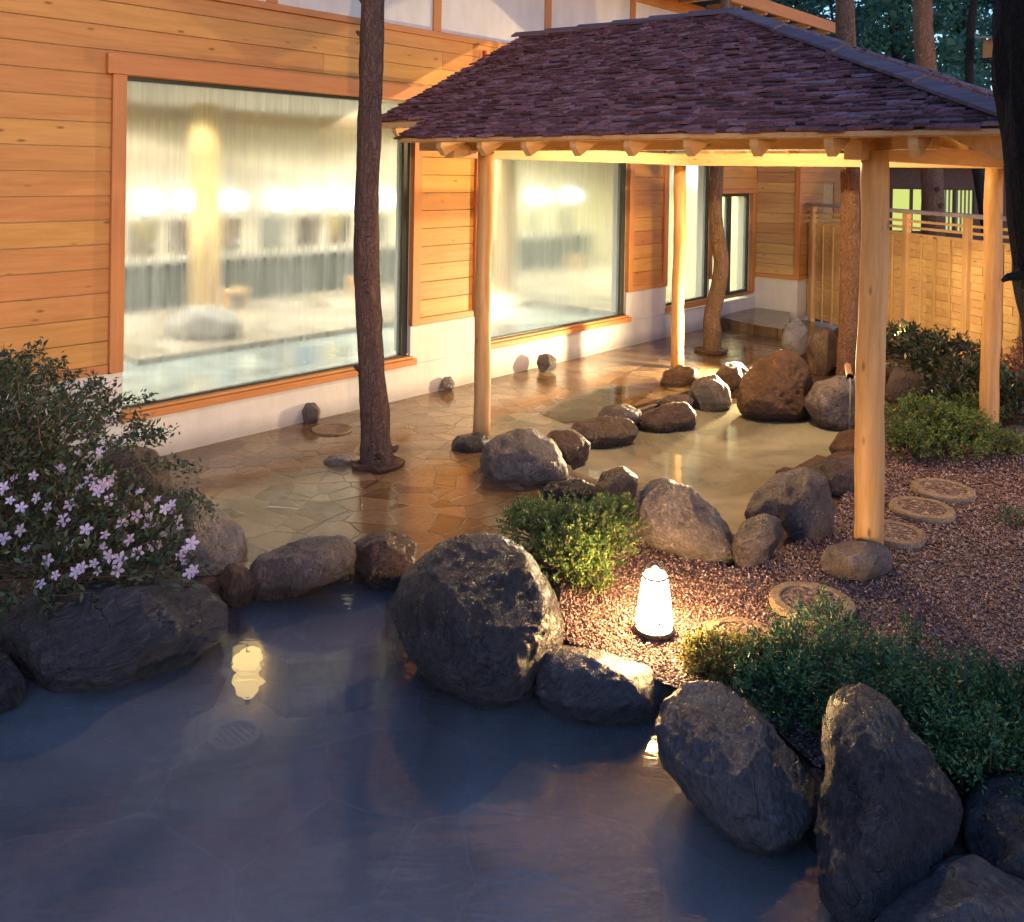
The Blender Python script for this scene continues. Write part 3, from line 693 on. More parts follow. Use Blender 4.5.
# shingles
t = NT('bark_shingle'); g = t.n('NewGeometry'); ri = g.outputs['Random Per Island']
n1 = t.noise(t.pos((4, 4, 4)), 3., 6, .7); n2 = t.noise(t.pos(), 70, 4, .7)
cc = t.ramp(t.math('ADD', t.math('MULTIPLY', ri, .6), t.math('MULTIPLY', n1, .4)), [(.2, (.10, .045, .042)), (.45, (.20, .085, .10)), (.65, (.28, .135, .165)), (.85, (.37, .24, .30))])
cc = t.mix(t.ramp(n2, [(.35, .6), (.52, 0.)]), cc, (.05, .025, .025))
shm = t.done(t.bsdf(cc, t.math('MULTIPLY_ADD', n1, .4, .4), t.bump(t.math('ADD', n1, n2), 1., .02), .3))
def shingles(face_o, u, w, T, lim, seed, exp=.062):
    """face_o point on the eave line, u along the eave, w up-slope (unit), T slope length"""
    r = random.Random(seed); mb = MB(); u = Vector(u); w = Vector(w); nrm = u.cross(w); 
    if nrm.z < 0: nrm = -nrm
    o = Vector(face_o); t_ = -.035; k = 0
    while t_ < T-.02:
        s0, s1 = lim(max(t_, 0)); s = s0-.02+r.uniform(-.06, 0)
        while s < s1:
            wd = r.choice((.045, .06, .08, .10, .13))*r.uniform(.8, 1.15); a, b = max(s, s0-.015), min(s+wd, s1+.015)
            if b-a > .015:
                tt = t_+r.uniform(-.022, .022); L = min(exp*1.7, T-tt); h0 = .020+r.uniform(0, .012); h1 = .004
                thk = .010+r.uniform(0, .008); sk = r.uniform(-.012, .012)
                def P(s_, t2, h): return o+u*s_+w*t2+nrm*h
                e = r.uniform(-.008, .008)
                vs = [P(a, tt+e, h0-thk), P(b, tt-e, h0-thk+sk*.3), P(b-.003, tt+L, h1-.006), P(a+.003, tt+L, h1-.006), P(a, tt+e, h0), P((a+b)/2, tt+r.uniform(-.008, .004), h0+.003), P(b, tt-e, h0+sk*.3), P(b-.003, tt+L, h1), P(a+.003, tt+L, h1)]
                mb.add(vs, [(3, 2, 1, 0), (4, 5, 6, 7, 8), (0, 1, 6, 5, 4), (1, 2, 7, 6), (2, 3, 8, 7), (3, 0, 4, 8)])
            s += wd+r.uniform(.0, .005)
        t_ += exp*r.uniform(.93, 1.07); k += 1
    return mb
TL = math.hypot(XR-XE, ZR-ZE)
for s in (1, -1):
    fx = (lambda x: x) if s == 1 else (lambda x: 2*XR-x)
    w = Vector((fx(XR)-fx(XE), 0, ZR-ZE)).normalized()
    def lim(t_): return (YR+(YH-YR)*t_/TL, YL if t_ < .3/(XR-XE)*TL-.01 else YG)
    shingles((fx(XE), 0, ZE), (0, 1, 0), w, TL, lim, 11+s).build('shingles', shm, roofo)
w = Vector((0, YH-YR, ZR-ZE)); T2 = w.length; w.normalize()
shingles((0, YR, ZE), (1, 0, 0), w, T2, lambda t_: (XE+(XR-XE)*t_/T2, XB-(XR-XE)*t_/T2), 5).build('shingles', shm, roofo)
# hip caps and ridge cap : overlapping long bark strips
def capstrip(p, q, wd, seed, n, drop):
    r = random.Random(seed); mb = MB(); p = Vector(p); q = Vector(q); d = (q-p).normalized(); side = d.cross(Vector((0, 0, 1))).normalized()
    L = (q-p).length/n
    for i in range(n):
        a = p+d*(L*i-.06); b = p+d*(L*(i+1)+.02); lift0, lift1 = .062, .044
        for sg in (-1, 1):
            e = [a+Vector((0, 0, lift0)), a+side*sg*wd+Vector((0, 0, lift0-drop)), b+side*sg*wd+Vector((0, 0, lift1-drop)), b+Vector((0, 0, lift1))]
            lo = [v-Vector((0, 0, .018)) for v in e]
            m = 5
            mb.add(e+lo, [(0, 1, 2, 3), (7, 6, 5, 4), (0, 4, 5, 1), (1, 5, 6, 2), (2, 6, 7, 3), (3, 7, 4, 0)] if sg == 1 else [(3, 2, 1, 0), (4, 5, 6, 7), (1, 5, 4, 0), (2, 6, 5, 1), (3, 7, 6, 2), (0, 4, 7, 3)])
    return mb
capm = mat_wood('weathered_cap', (.07, .04, .045), (.20, .125, .14), 'y', .6, False, .3)
capstrip((XE-.02, YR-.02, ZE+.0), (XR, YH, ZR), .08, 1, 4, .035).build('hip_cap', capm, roofo)
capstrip((XB+.02, YR-.02, ZE+.0), (XR, YH, ZR), .08, 2, 4, .035).build('hip_cap', capm, roofo)
capstrip((XR, YG+.03, ZR), (XR, YH-.03, ZR), .07, 3, 6, .04).build('ridge_cap', capm, roofo)

# ------------------------------------------------------------------ fence
P0 = Vector((12.7, 5.62, 0)); P1 = Vector((10.5, 2.39, 0)); fd = (P1-P0).normalized(); fn = Vector((fd.y, -fd.x, 0)); 
if fn.dot(-P1) < 0: fn = -fn
FL = 6.6
fe = thing('board_fence', 'tall screen of orange horizontal boards with open slats under a grey cap rail', 'fence', tuple(P0))
mb = MB(); r = random.Random(4); z = .05
while z < 1.36:
    s = 0.
    while s < FL-.01:
        ln = r.choice((.44, .88)); e = min(FL, s+ln); off = r.uniform(0, .012)
        mb.beam(P0+fd*s+fn*off+Vector((0, 0, z+.045)), P0+fd*(e-.003)+fn*(off+r.uniform(-.006, .006))+Vector((0, 0, z+.045)), .012, .088)
        s = e
    z += .091
bevel(mb.build('board_panel', M['fence'], fe), .002, 1)
mb = MB()
for z in (1.42, 1.50, 1.58): mb.beam(P0+Vector((0, 0, z)), P0+fd*FL+Vector((0, 0, z)), .03, .03)
mb.build('slats', M['fence'], fe)
mb = MB(); mb.beam(P0-fd*.05+Vector((0, 0, 1.695)), P0+fd*FL+Vector((0, 0, 1.695)), .14, .045); bevel(mb.build('cap_rail', M['grey'], fe), .005)
s = .25
while s < FL:
    mb = MB(); mb.beam(P0+fd*s+fn*.03, P0+fd*s+fn*.03+Vector((0, 0, 1.672)), .085, .07, up=tuple(fn)); bevel(mb.build('post', M['fencez'], fe), .006)
    for ds, ww in ((.27, .018), (.5, .04), (.76, .018)):
        if s+ds < FL: MB().beam(P0+fd*(s+ds)+fn*.035+Vector((0, 0, .03)), P0+fd*(s+ds)+fn*.035+Vector((0, 0, 1.40)), ww, .022, up=tuple(fn)).build('batten', M['fencez'], fe)
    s += 1.02

# ------------------------------------------------------------------ annex beyond the fence
an = thing('annex_building', 'dark brown wooden building with lit greenish windows beyond the fence', 'building', tuple(atd(890, 250, 17.2)*np.array([1, 1, 0])))
a0 = atd(800, 200, 17.); a1 = atd(1180, 200, 17.); ad = Vector((a1[0]-a0[0], a1[1]-a0[1], 0)).normalized(); an_n = Vector((ad.y, -ad.x, 0))
if an_n.dot(Vector((-a0[0], -a0[1], 0))) < 0: an_n = -an_n
A0 = Vector((a0[0], a0[1], 0)); AL = 7.4
def apt(s, z, off=0.): return A0+ad*s+an_n*off+Vector((0, 0, z))
def s_of(px):
    d = ray(px, 200); # intersection of ray with the facade line
    q = np.array([[d[0], -ad.x], [d[1], -ad.y]]); b = np.array([A0.x, A0.y]); tt = np.linalg.solve(q, b); return tt[1]
wins = [(s_of(817), s_of(829), 1.55, 1.98), (s_of(890), s_of(976), 1.05, 1.93)]
mb = MB()
def panel(mb, s0, s1, z0, z1, th=.2):
    mb.add([apt(s0, z0), apt(s1, z0), apt(s1, z1), apt(s0, z1), apt(s0, z0, -th), apt(s1, z0, -th), apt(s1, z1, -th), apt(s0, z1, -th)], [(0,1,2,3),(7,6,5,4),(0,4,5,1),(1,5,6,2),(2,6,7,3),(3,7,4,0)])
sA, sB, sC, sD = wins[0][0], wins[0][1], wins[1][0], wins[1][1]
panel(mb, -2.5, sA, 0, 2.6); panel(mb, sB, sC, 0, 2.6); panel(mb, sD, AL+2, 0, 2.6)
panel(mb, sA, sB, 0, 1.55); panel(mb, sA, sB, 1.98, 2.6); panel(mb, sC, sD, 0, 1.05); panel(mb, sC, sD, 1.93, 2.6)
mb.build('wall', M['darkwood'], an)
mb = MB(); mb.add([apt(-2.5, 0, -.21), apt(AL+2, 0, -.21), apt(AL+2, 0, -4), apt(-2.5, 0, -4), apt(-2.5, 2.6, -.21), apt(AL+2, 2.6, -.21), apt(AL+2, 2.6, -4), apt(-2.5, 2.6, -4)], [(1,2,6,5),(2,3,7,6),(3,0,4,7)]); mb.build('rear_wall', M['darkwood'], an)
mb = MB(); mb.add([apt(-3, 2.45, .6), apt(AL+2.5, 2.45, .6), apt(AL+2.5, 3.3, -2), apt(-3, 3.3, -2), apt(-3, 2.45, -4.6), apt(AL+2.5, 2.45, -4.6), apt(-3, 2.52, .6), apt(AL+2.5, 2.52, .6), apt(AL+2.5, 3.38, -2), apt(-3, 3.38, -2), apt(-3, 2.52, -4.6), apt(AL+2.5, 2.52, -4.6)],
   [(0,1,2,3),(3,2,5,4),(6,9,8,7),(9,10,11,8),(0,6,7,1),(4,5,11,10)]); mb.build('roof', roofm, an)
litm = [mat_emit('lit_room_orange', (1., .50, .16), 1.5), mat_emit('lit_room_green', (.72, .80, .22), 1.0)]
for i, (s0, s1, z0, z1) in enumerate(wins):
    mb = MB(); e = .045
    def fb(a, b, c, d): mb.add([apt(a, c, .02), apt(b, c, .02), apt(b, d, .02), apt(a, d, .02), apt(a, c, -.08), apt(b, c, -.08), apt(b, d, -.08), apt(a, d, -.08)], [(0,1,2,3),(7,6,5,4),(0,4,5,1),(1,5,6,2),(2,6,7,3),(3,7,4,0)])
    fb(s0, s1, z0, z0+e); fb(s0, s1, z1-e, z1); fb(s0, s0+e, z0+e, z1-e); fb(s1-e, s1, z0+e, z1-e)
    nm = 2 if i == 0 else 4
    for k in range(1, nm): q = s0+(s1-s0)*k/nm; fb(q-.02, q+.02, z0+e, z1-e)
    wf = mb.build('window', M['darkwood'], an)
    mb = MB(); mb.add([apt(s0+e, z0+e, -.05), apt(s1-e, z0+e, -.05), apt(s1-e, z1-e, -.05), apt(s0+e, z1-e, -.05)], [(0, 1, 2, 3)]); mb.build('pane', litm[i], wf)
    if i == 1:
        mb = MB(); q = s0+(s1-s0)*.42
        while q < s1-.05: mb.beam(apt(q, z0+e, -.02), apt(q, z1-e, -.02), .035, .01, up=tuple(an_n)); q += .075
        mb.build('blind', M['grey'], wf)

# ------------------------------------------------------------------ boulders
G1, G2, G3 = 'boulders edging the foreground bath', 'boulders edging the garden bath', 'stones on the deck and gravel'
RK = [
 ('small wet stone filling the gap between azalea boulder and kerb boulder', [(218,578),(228,563),(246,566),(256,582),(250,604),(232,612),(220,598)], WL, .6, .9, 'rockbr', 5, G1, .05),
 ('long smooth blue-grey boulder under the azalea at the left edge', [(-25,620),(10,598),(60,580),(125,563),(165,560),(200,578),(230,604),(238,622),(222,645),(190,662),(150,684),(95,697),(40,694),(5,680),(-25,660)], WL, .35, .6, 'rockfg', 6, G1, .05),
 ('dark boulder cut off by the left edge below the long smooth one', [(-60,650),(-20,640),(12,655),(26,680),(22,705),(-5,722),(-50,720)], WL, .3, .8, 'rockdark', 5, G1, .05),
 ('rounded grey boulder right of the pink azalea blooms', [(140,520),(160,492),(190,486),(220,505),(243,528),(249,556),(240,586),(210,606),(175,600),(150,570)], WL, .4, .8, 'rockgrey', 5, G1, .05),
 ('dark brown stone between the azalea and the white plinth', [(100,462),(110,448),(135,444),(156,450),(170,470),(172,490),(150,500),(115,492)], 0, .5, .8, 'rockbr', 5, G3, .06),
 ('flat wet kerb boulder between deck and foreground bath', [(242,578),(256,556),(300,540),(345,533),(359,546),(354,568),(332,584),(290,598),(255,602)], WL, .75, .6, 'rockgrey', 5, G1, .05),
 ('small dark boulder beside the giant round one at the deck edge', [(351,545),(370,532),(400,531),(418,543),(416,566),(396,592),(372,592),(354,572)], WL, .75, .8, 'rockbr', 5, G1, .06),
 ('giant round boulder lit golden on its lantern side', [(391,604),(402,578),(428,550),(465,531),(500,532),(530,552),(550,585),(564,620),(566,645),(545,672),(528,704),(480,710),(430,690),(402,650)], WL, .62, .85, 'rockdark', 6, G1, .045),
 ('low violet-grey boulder in front of the glowing lantern', [(531,662),(542,645),(575,645),(620,654),(655,668),(673,688),(668,708),(640,726),(590,730),(552,716),(534,692)], WL, .35, .6, 'rockfg', 5, G1, .05),
 ('big smooth bluish boulder leaning right below the lantern', [(654,722),(663,696),(690,681),(722,683),(748,698),(778,730),(803,765),(818,808),(806,845),(770,860),(725,838),(686,800),(661,762)], WL, .45, .7, 'rockfg', 6, G1, .05),
 ('tall pitted black boulder at the lower right', [(822,712),(838,685),(862,680),(888,698),(925,742),(955,785),(966,818),(940,870),(900,920),(850,938),(822,900),(815,830),(822,770)], WL, .5, .6, 'rockdark', 6, G1, .06),
 ('rough black boulder cut by the right edge of the picture', [(962,812),(978,780),(1005,772),(1050,776),(1090,810),(1080,880),(1030,905),(985,880),(963,845)], WL, .5, .8, 'rockdark', 5, G1, .05),
 ('flat violet boulder in the lower right corner', [(868,930),(885,895),(915,880),(945,858),(975,850),(1000,872),(1050,892),(1080,930),(1050,985),(940,995),(880,975)], WL, .4, .5, 'rockfg', 5, G1, .05),
 ('small brown stone half hidden between two bathside boulders', [(798,780),(812,765),(830,775),(834,820),(826,860),(808,850),(800,815)], WL, .4, .8, 'rockdark', 4, G1, .06),
 ('squat textured boulder right of the first post on the deck', [(479,466),(484,442),(505,430),(535,428),(556,440),(566,462),(568,484),(530,490),(490,486)], 0, .45, .8, 'rockgrey', 5, G2, .06),
 ('smooth brown boulder at the left tip of the garden bath', [(542,442),(552,429),(575,430),(592,442),(588,458),(574,476),(556,476),(545,462)], WL, .5, .9, 'rockbr', 5, G2, .05),
 ('broad wet boulder at the back left of the garden bath', [(566,437),(575,421),(605,415),(632,418),(640,430),(632,445),(605,457),(580,458)], WL, .35, .5, 'rockbr', 5, G2, .05),
 ('low wet stone where the deck spills to the garden bath', [(596,416),(606,405),(628,404),(642,411),(640,422),(618,426),(600,425)], -.03, .3, .6, 'rockgrey', 4, G2, .06),
 ('flat brown stone jutting over the garden bath water', [(635,426),(645,412),(668,402),(688,402),(698,413),(695,428),(668,437),(645,437)], WL, .45, .6, 'rockbr', 5, G2, .06),
 ('thin wet stone behind the flat jutting one', [(655,403),(668,395),(688,394),(695,402),(688,411),(665,411)], -.03, .4, .7, 'rockbr', 4, G2, .06),
 ('dark foot stone in front of the middle gazebo post', [(659,384),(663,371),(680,364),(697,368),(700,380),(690,391),(668,394)], -.02, .5, .7, 'rockred', 4, G2, .06),
 ('round speckled boulder left of the large lava boulder', [(687,396),(695,379),(714,374),(729,386),(732,406),(718,418),(697,414)], WL, .5, .9, 'rockgrey', 5, G2, .05),
 ('small round brown boulder tucked behind the speckled one', [(714,374),(724,363),(740,362),(750,372),(747,388),(730,394),(718,388)], -.03, .5, .9, 'rockbr', 4, G2, .05),
 ('large red-brown lava boulder at the head of the garden bath', [(736,408),(741,380),(756,360),(780,347),(800,355),(812,378),(815,405),(805,425),(775,428),(748,422)], WL, .6, .8, 'rockred', 6, G2, .06),
 ('upright brown boulder behind the large lava boulder', [(804,346),(812,330),(829,326),(838,338),(841,362),(828,382),(812,378)], 0, .6, .9, 'rockbr', 5, G2, .05),
 ('tall dark boulder against the foot of the pine trunk', [(836,345),(842,323),(857,315),(872,326),(876,355),(870,384),(850,388),(838,372)], 0, .6, .9, 'rockred', 5, G2, .05),
 ('wide mossy boulder under the bamboo spout', [(804,402),(815,383),(840,375),(868,380),(880,402),(876,428),(850,440),(820,430)], WL, .55, .8, 'rockgrey', 5, G2, .05),
 ('pale glowing stone lit from behind the lava boulder', [(781,345),(784,326),(797,317),(808,328),(808,350),(796,362)], 0, .5, .8, 'rockpale', 4, G2, .05),
 ('small reddish stone behind the front right post', [(828,448),(838,432),(858,427),(880,432),(886,450),(870,464),(840,466)], WL, .5, .7, 'rockred', 5, G2, .06),
 ('broad dark boulder at the right side of the garden bath', [(795,474),(818,458),(850,453),(878,462),(884,488),(865,508),(835,512),(810,498)], WL, .55, .8, 'rockbr', 5, G2, .06),
 ('ridged stone leaning over the green bath water', [(742,515),(755,492),(780,472),(805,466),(815,480),(800,510),(785,535),(760,532)], WL, .55, .8, 'rockgrey', 5, G2, .06),
 ('rugged grey boulder standing left of the front right post', [(778,500),(786,478),(806,467),(826,475),(834,505),(832,532),(812,549),(790,540),(780,522)], -.02, .65, .8, 'rockgrey', 5, G2, .07),
 ('small wedge-shaped stone on the gravel at the near pool corner', [(731,545),(742,522),(765,512),(781,518),(784,535),(768,560),(748,578),(735,572)], -.02, .6, .8, 'rockgrey', 5, G2, .06),
 ('large veined boulder between the garden bath and lantern', [(632,502),(640,484),(662,477),(690,486),(718,508),(734,535),(738,558),(722,572),(685,562),(648,545),(633,524)], -.03, .6, .7, 'rockgrey', 6, G2, .06),
 ('rounded brown stone with a dark face by the low green shrub', [(591,492),(602,472),(624,465),(639,478),(637,496),(620,512),(598,508)], -.03, .6, .9, 'rockbr', 5, G2, .05),
 ('low black stone behind the green shrub', [(538,492),(548,481),(580,479),(600,486),(598,500),(570,508),(545,502)], -.03, .5, .6, 'rockdark', 5, G2, .07),
 ('purple weathered boulder beside the fence shrubs', [(883,392),(892,368),(912,359),(934,367),(945,388),(938,402),(908,406),(888,402)], 0, .6, .8, 'rockgrey', 5, G3, .06),
 ('small stone left of the purple weathered boulder', [(864,378),(876,362),(895,361),(904,372),(896,388),(872,390)], 0, .5, .8, 'rockbr', 4, G3, .06),
 ('flat stone at the far right behind the back right post', [(996,436),(1004,426),(1030,424),(1060,432),(1050,444),(1008,444)], 0, .4, .7, 'rockgrey', 4, G3, .06),
]
for lab, poly, zg, k, b, mt, sub, grp, rg in RK:
    rock(lab, poly, zg, k, b, mt, sub, rg*1.35, seed=len(lab)*1.37+poly[0][0]*.013, group=grp, name='boulder', cat='boulder' if 'boulder' in lab else 'stone')
# foot stones of the posts
rock('low dark foot stone under the left gazebo post', [(450,444),(456,435),(478,432),(492,438),(494,450),(478,458),(456,454)], -.01, .3, .9, 'rockdark', 4, .04, 5., 'foot_stone', 'stone', G3)
rock('squared foot stone under the front right post', [(819,560),(826,546),(850,540),(880,542),(894,553),(892,572),(866,583),(834,581),(821,572)], 0, .45, .95, 'rockgrey', 5, .03, 6., 'foot_stone', 'stone', G3)
rock('foot stone under the back right post behind the green shrub', [(968,436),(975,430),(1000,429),(1012,434),(1008,446),(976,448)], 0, .4, .9, 'rockgrey', 4, .03, 7., 'foot_stone', 'stone', G3)
# small blocks along the wall
for lab, poly in (('round pale stone at the plinth below the large window', [(301,410),(305,403),(315,402),(321,410),(319,422),(305,425)]),
                  ('small grey stone at the plinth below the bright panel', [(441,382),(444,377),(451,376),(455,383),(453,391),(443,392)]),
                  ('pair-like brown stone at the plinth below the second window', [(536,362),(539,355),(548,353),(557,359),(556,370),(540,374)])):
    rock(lab, poly, 0, .8, .8, 'rockgrey', 4, .05, len(lab)*.9, 'plinth_stone', 'stone', 'small stones along the plinth')
# submerged step
tp = [tuple(at(x, y, WL-.03)[:2]) for x, y in ((238,612),(252,592),(285,582),(340,578),(384,580),(388,606),(382,642),(345,652),(292,656),(262,640))]
o = sheet('step_stone', roughen(tp, .06, .03, 6), WL-.06, .34, flagb, None); tag(o, 'broad flat step stone just under the foreground bath water', 'stone', G1); bevel(o, .025, 3)
rock('submerged rock at the left foot of the giant boulder', [(384,612),(395,598),(430,640),(470,690),(450,705),(405,680),(386,645)], WL-.05, -.6, .8, 'rockbr', 5, .04, 13., 'sunken_rock', 'stone', G1)
rock('submerged brown rock under the boulder in front of the lantern', [(538,700),(560,712),(610,726),(648,722),(655,745),(620,762),(570,752),(545,728)], WL-.05, -.6, .8, 'rockbr', 5, .04, 14., 'sunken_rock', 'stone', G1)
# raised flag terrace at the end of the deck
tp = [tuple(at(x, y, .12)[:2]) for x, y in ((722,318),(733,311),(753,306),(790,309),(789,322),(783,330),(752,325))]
o = sheet('stone_terrace', roughen(tp, .1, .03, 4), .13, .2, flag, None); tag(o, 'low flagstone terrace at the far end of the deck by the glass door', 'terrace')

# ------------------------------------------------------------------ round stepping stones
t = NT('dish_gravel'); gravelm = t.done(t.bsdf(t.ramp(t.n('SeparateColor', Color=t.n('TexVoronoi', Vector=t.pos(), Scale=60.).outputs['Color']).outputs[0], [(.1, (.06, .03, .025)), (.6, (.2, .12, .09)), (.95, (.4, .28, .22))]), .6, t.bump(t.n('TexVoronoi', Vector=t.pos(), Scale=60.).outputs['Distance'], 1., .02)))
def stepstone(lab, px, py, rpx, z=.0):
    c = at(px, py, z+.04); dp = depth(c); R = rpx/F*dp
    root = thing('stepping_stone', lab, 'stepping stone', (c[0], c[1], z), 'round stepping stones in the gravel')
    prof = [(.02, .0), (R*.97, .0), (R, .02), (R*.99, .036), (R*.96, .046), (R*.76, .048), (R*.72, .046), (R*.715, .034), (.02, .034)]
    n = 40; mb = MB(); mb.lathe((c[0], c[1], z-.005), prof, n)
    mb.v = [(x+.003*MN.noise(Vector((x*9, y*9, zz*9))), y+.003*MN.noise(Vector((y*9, x*9, 3))), zz+.003*MN.noise(Vector((x*14, y*14, 1)))) for x, y, zz in mb.v]
    mb.build('rim', M['millstone'], root)
    MB().lathe((c[0], c[1], z), [(.01, .0305), (R*.71, .0305), (R*.70, .036), (R*.3, .038), (.01, .038)], 24).build('dish', gravelm, root)
    mb = MB()
    for k in range(7):
        a = 2*PI*k/6; q = R*.38 if k else 0
        mb.lathe((c[0]+q*math.cos(a), c[1]+q*math.sin(a), z+.034), [(.012, 0), (R*.12, 0), (R*.12, .008), (R*.07, .008), (R*.065, .001), (.012, .001)], 12)
    mb.build('drain_holes', M['millstone'], root, smooth=False)
    return root
stepstone('broad stepping stone half hidden by the yellow-green shrub beside the lantern', 742, 636, 40)
stepstone('stepping stone nearest the squared foot stone with a dished centre', 812, 600, 42)
stepstone('stepping stone just right of the front right post', 893, 531, 31)
stepstone('stepping stone between the post and the one nearest the shrubs', 922, 507, 31)
stepstone('stepping stone nearest the green shrub at the back', 943, 488, 30)
c = at(332, 430, .0)
o = MB().lathe((c[0], c[1], .001), [(.02, 0), (.16, 0), (.16, .012), (.13, .012), (.125, .006), (.02, .006)], 32).build('manhole_cover', M['millstone'], base=(c[0], c[1], 0)); tag(o, 'round drain lid set in the wet deck left of the trunk', 'drain lid')
c = at(235, 742, -.44); 
pale_iron = mat_plain('pale_drain', (.55, .53, .5), .5)
dr = thing('bath_drain', 'round slotted drain seen through the foreground bath water', 'drain', (c[0], c[1], -.44))
MB().lathe((c[0], c[1], -.438), [(.088, 0), (.118, 0), (.118, .04), (.088, .04), (.088, 0)], 32, False).build('rim', pale_iron, dr)
for k in range(-3, 4):
    q = math.sqrt(max(0, .095**2-(k*.026)**2)); MB().box((c[0]+k*.026-.006, c[1]-q, -.435), (c[0]+k*.026+.006, c[1]+q, -.415)).build('bar', pale_iron, dr)

# ------------------------------------------------------------------ lantern
b = at(654, 634, .0); dl = depth(b); s = dl/F
ln = thing('garden_lantern', 'glowing white tapered lantern with hoop rings standing on the gravel', 'lantern', (b[0], b[1], 0))
H = 58*s/1.0; r0, r1 = 18.5*s, 12.2*s
t = NT('lantern_shade'); e = t.n('Emission', Color=(1., .60, .24), Strength=260.); lantm = t.done(e.outputs[0])
MB().lathe((b[0], b[1], .035), [(r0*.96, 0), (r0, .012), (r0*.99, .03), (r1*1.02, H*.86), (r1, H*.88)], 32).build('lamp_shade', lantm, ln, smooth=True)
brass = mat_plain('lantern_metal', (.30, .22, .12), .4, .05, metal=.5)
MB().lathe((b[0], b[1], .012), [(r0*1.02, 0), (r0*1.06, .006), (r0*1.06, .02), (r0*1.0, .026), (.01, .026)], 32).build('base_plate', M['metal'], ln, smooth=True)
for f_ in (.06, .20, .985):
    rr = r0+(r1-r0)*f_; MB().lathe((b[0], b[1], .035+H*.87*f_), [(rr*.99, 0), (rr*1.08, .002), (rr*1.08, .008), (rr*.99, .009)], 32, False).build('hoop', brass, ln, smooth=True)
MB().lathe((b[0], b[1], .035+H*.88), [(r1*.98, .001), (r1*.9, .012), (r1*.35, .022), (r1*.3, .035), (.006, .045)], 24).build('lid', mat_emit('lantern_lid', (1., .85, .6), 3.), ln, smooth=True)
pts = []
for k in range(13):
    a = PI*k/12; pts.append((b[0]+math.cos(a)*r1*.95*R_[0]+.0, b[1]+math.cos(a)*r1*.95*R_[1], .035+H*.86+math.sin(a)*.075))
MB().tube(pts, .0028, 6).build('handle', brass, ln, smooth=True)
fr_ = np.array([-F_[0], -F_[1]]); q0 = [(b[0]+fr_[0]*(r0+(r1-r0)*u)*1.03+.012*R_[0], b[1]+fr_[1]*(r0+(r1-r0)*u)*1.03+.012*R_[1], .03+H*.87*u) for u in (0, .35, .7, 1.)]
MB().tube(q0, .004, 6).build('strap', brass, ln)

# ------------------------------------------------------------------ shimmer in the water, imitated by added glowing discs
c = at(248, 674, -.30)
ul = thing('water_shimmer', 'stacked glowing discs imitating a yellow shimmer in the foreground bath water', 'lamp', (c[0], c[1], -.6))
lr = random.Random(2); mb = MB()
for k in range(15):
    u = (k+.5)/15; rr = .064*math.sqrt(max(.05, 1-(2*u-1)**2))*lr.uniform(.6, 1.35); zz = -.42+u*.25; ox, oy = lr.uniform(-.016, .016)*R_[0], lr.uniform(-.016, .016)*R_[1]
    mb.lathe((c[0]+ox, c[1]+oy, zz), [(.01, -.0035), (rr*.9, -.003), (rr, 0), (rr*.9, .003), (.01, .0035)], 24)
mb.build('lamp_shade', mat_emit('shimmer_glow', (1., .68, .25), 1.6), ul, smooth=True)  # uneven discs shaped like a rippled reflection, not a real shade
MB().tube([(c[0], c[1], -.5), (c[0], c[1], -.18)], .012, 12).build('base', M['metal'], ul)

# ------------------------------------------------------------------ bamboo spout
sp = atd(850, 377, depth(at(848, 432, WL))-.10)
st = thing('bamboo_spout', 'short bamboo pipe pouring a thin stream over the mossy boulder', 'spout', tuple(sp))
bam = mat_plain('bamboo', (.45, .25, .12), .45, .1)
d_ = np.array([R_[0]*-.3-F_[0]*1., R_[1]*-.3-F_[1]*1., -.12]); d_ /= np.linalg.norm(d_)
MB().tube([tuple(sp-d_*.3), tuple(sp-d_*.15), tuple(sp)], [.028, .027, .030], 16, False).build('pipe', bam, st, smooth=True)
MB().tube([tuple(sp-d_*.3), tuple(sp-d_*.15), tuple(sp-d_*.001)], [.020, .020, .021], 16, False).build('pipe_lining', mat_plain('pipe_dark', (.12, .05, .03), .6), st, smooth=True)
e_ = at(848, 432, WL)
ps = [sp-np.array([0, 0, .012]), sp+d_*.03-np.array([0, 0, .03]), sp+d_*.05-np.array([0, 0, .09]), sp+d_*.06-np.array([0, 0, .2]), np.array([sp[0]+d_[0]*.07, sp[1]+d_[1]*.07, WL])]
t = NT('falling_water'); wfm = t.done(t.bsdf((.85, .82, .75), .08, None, .6, **{'Transmission Weight': .75, 'IOR': 1.33}))
MB().tube([tuple(p) for p in ps], [.010, .008, .007, .006, .008], 8, True, .3, 3).build('water_stream', wfm, st, smooth=True)

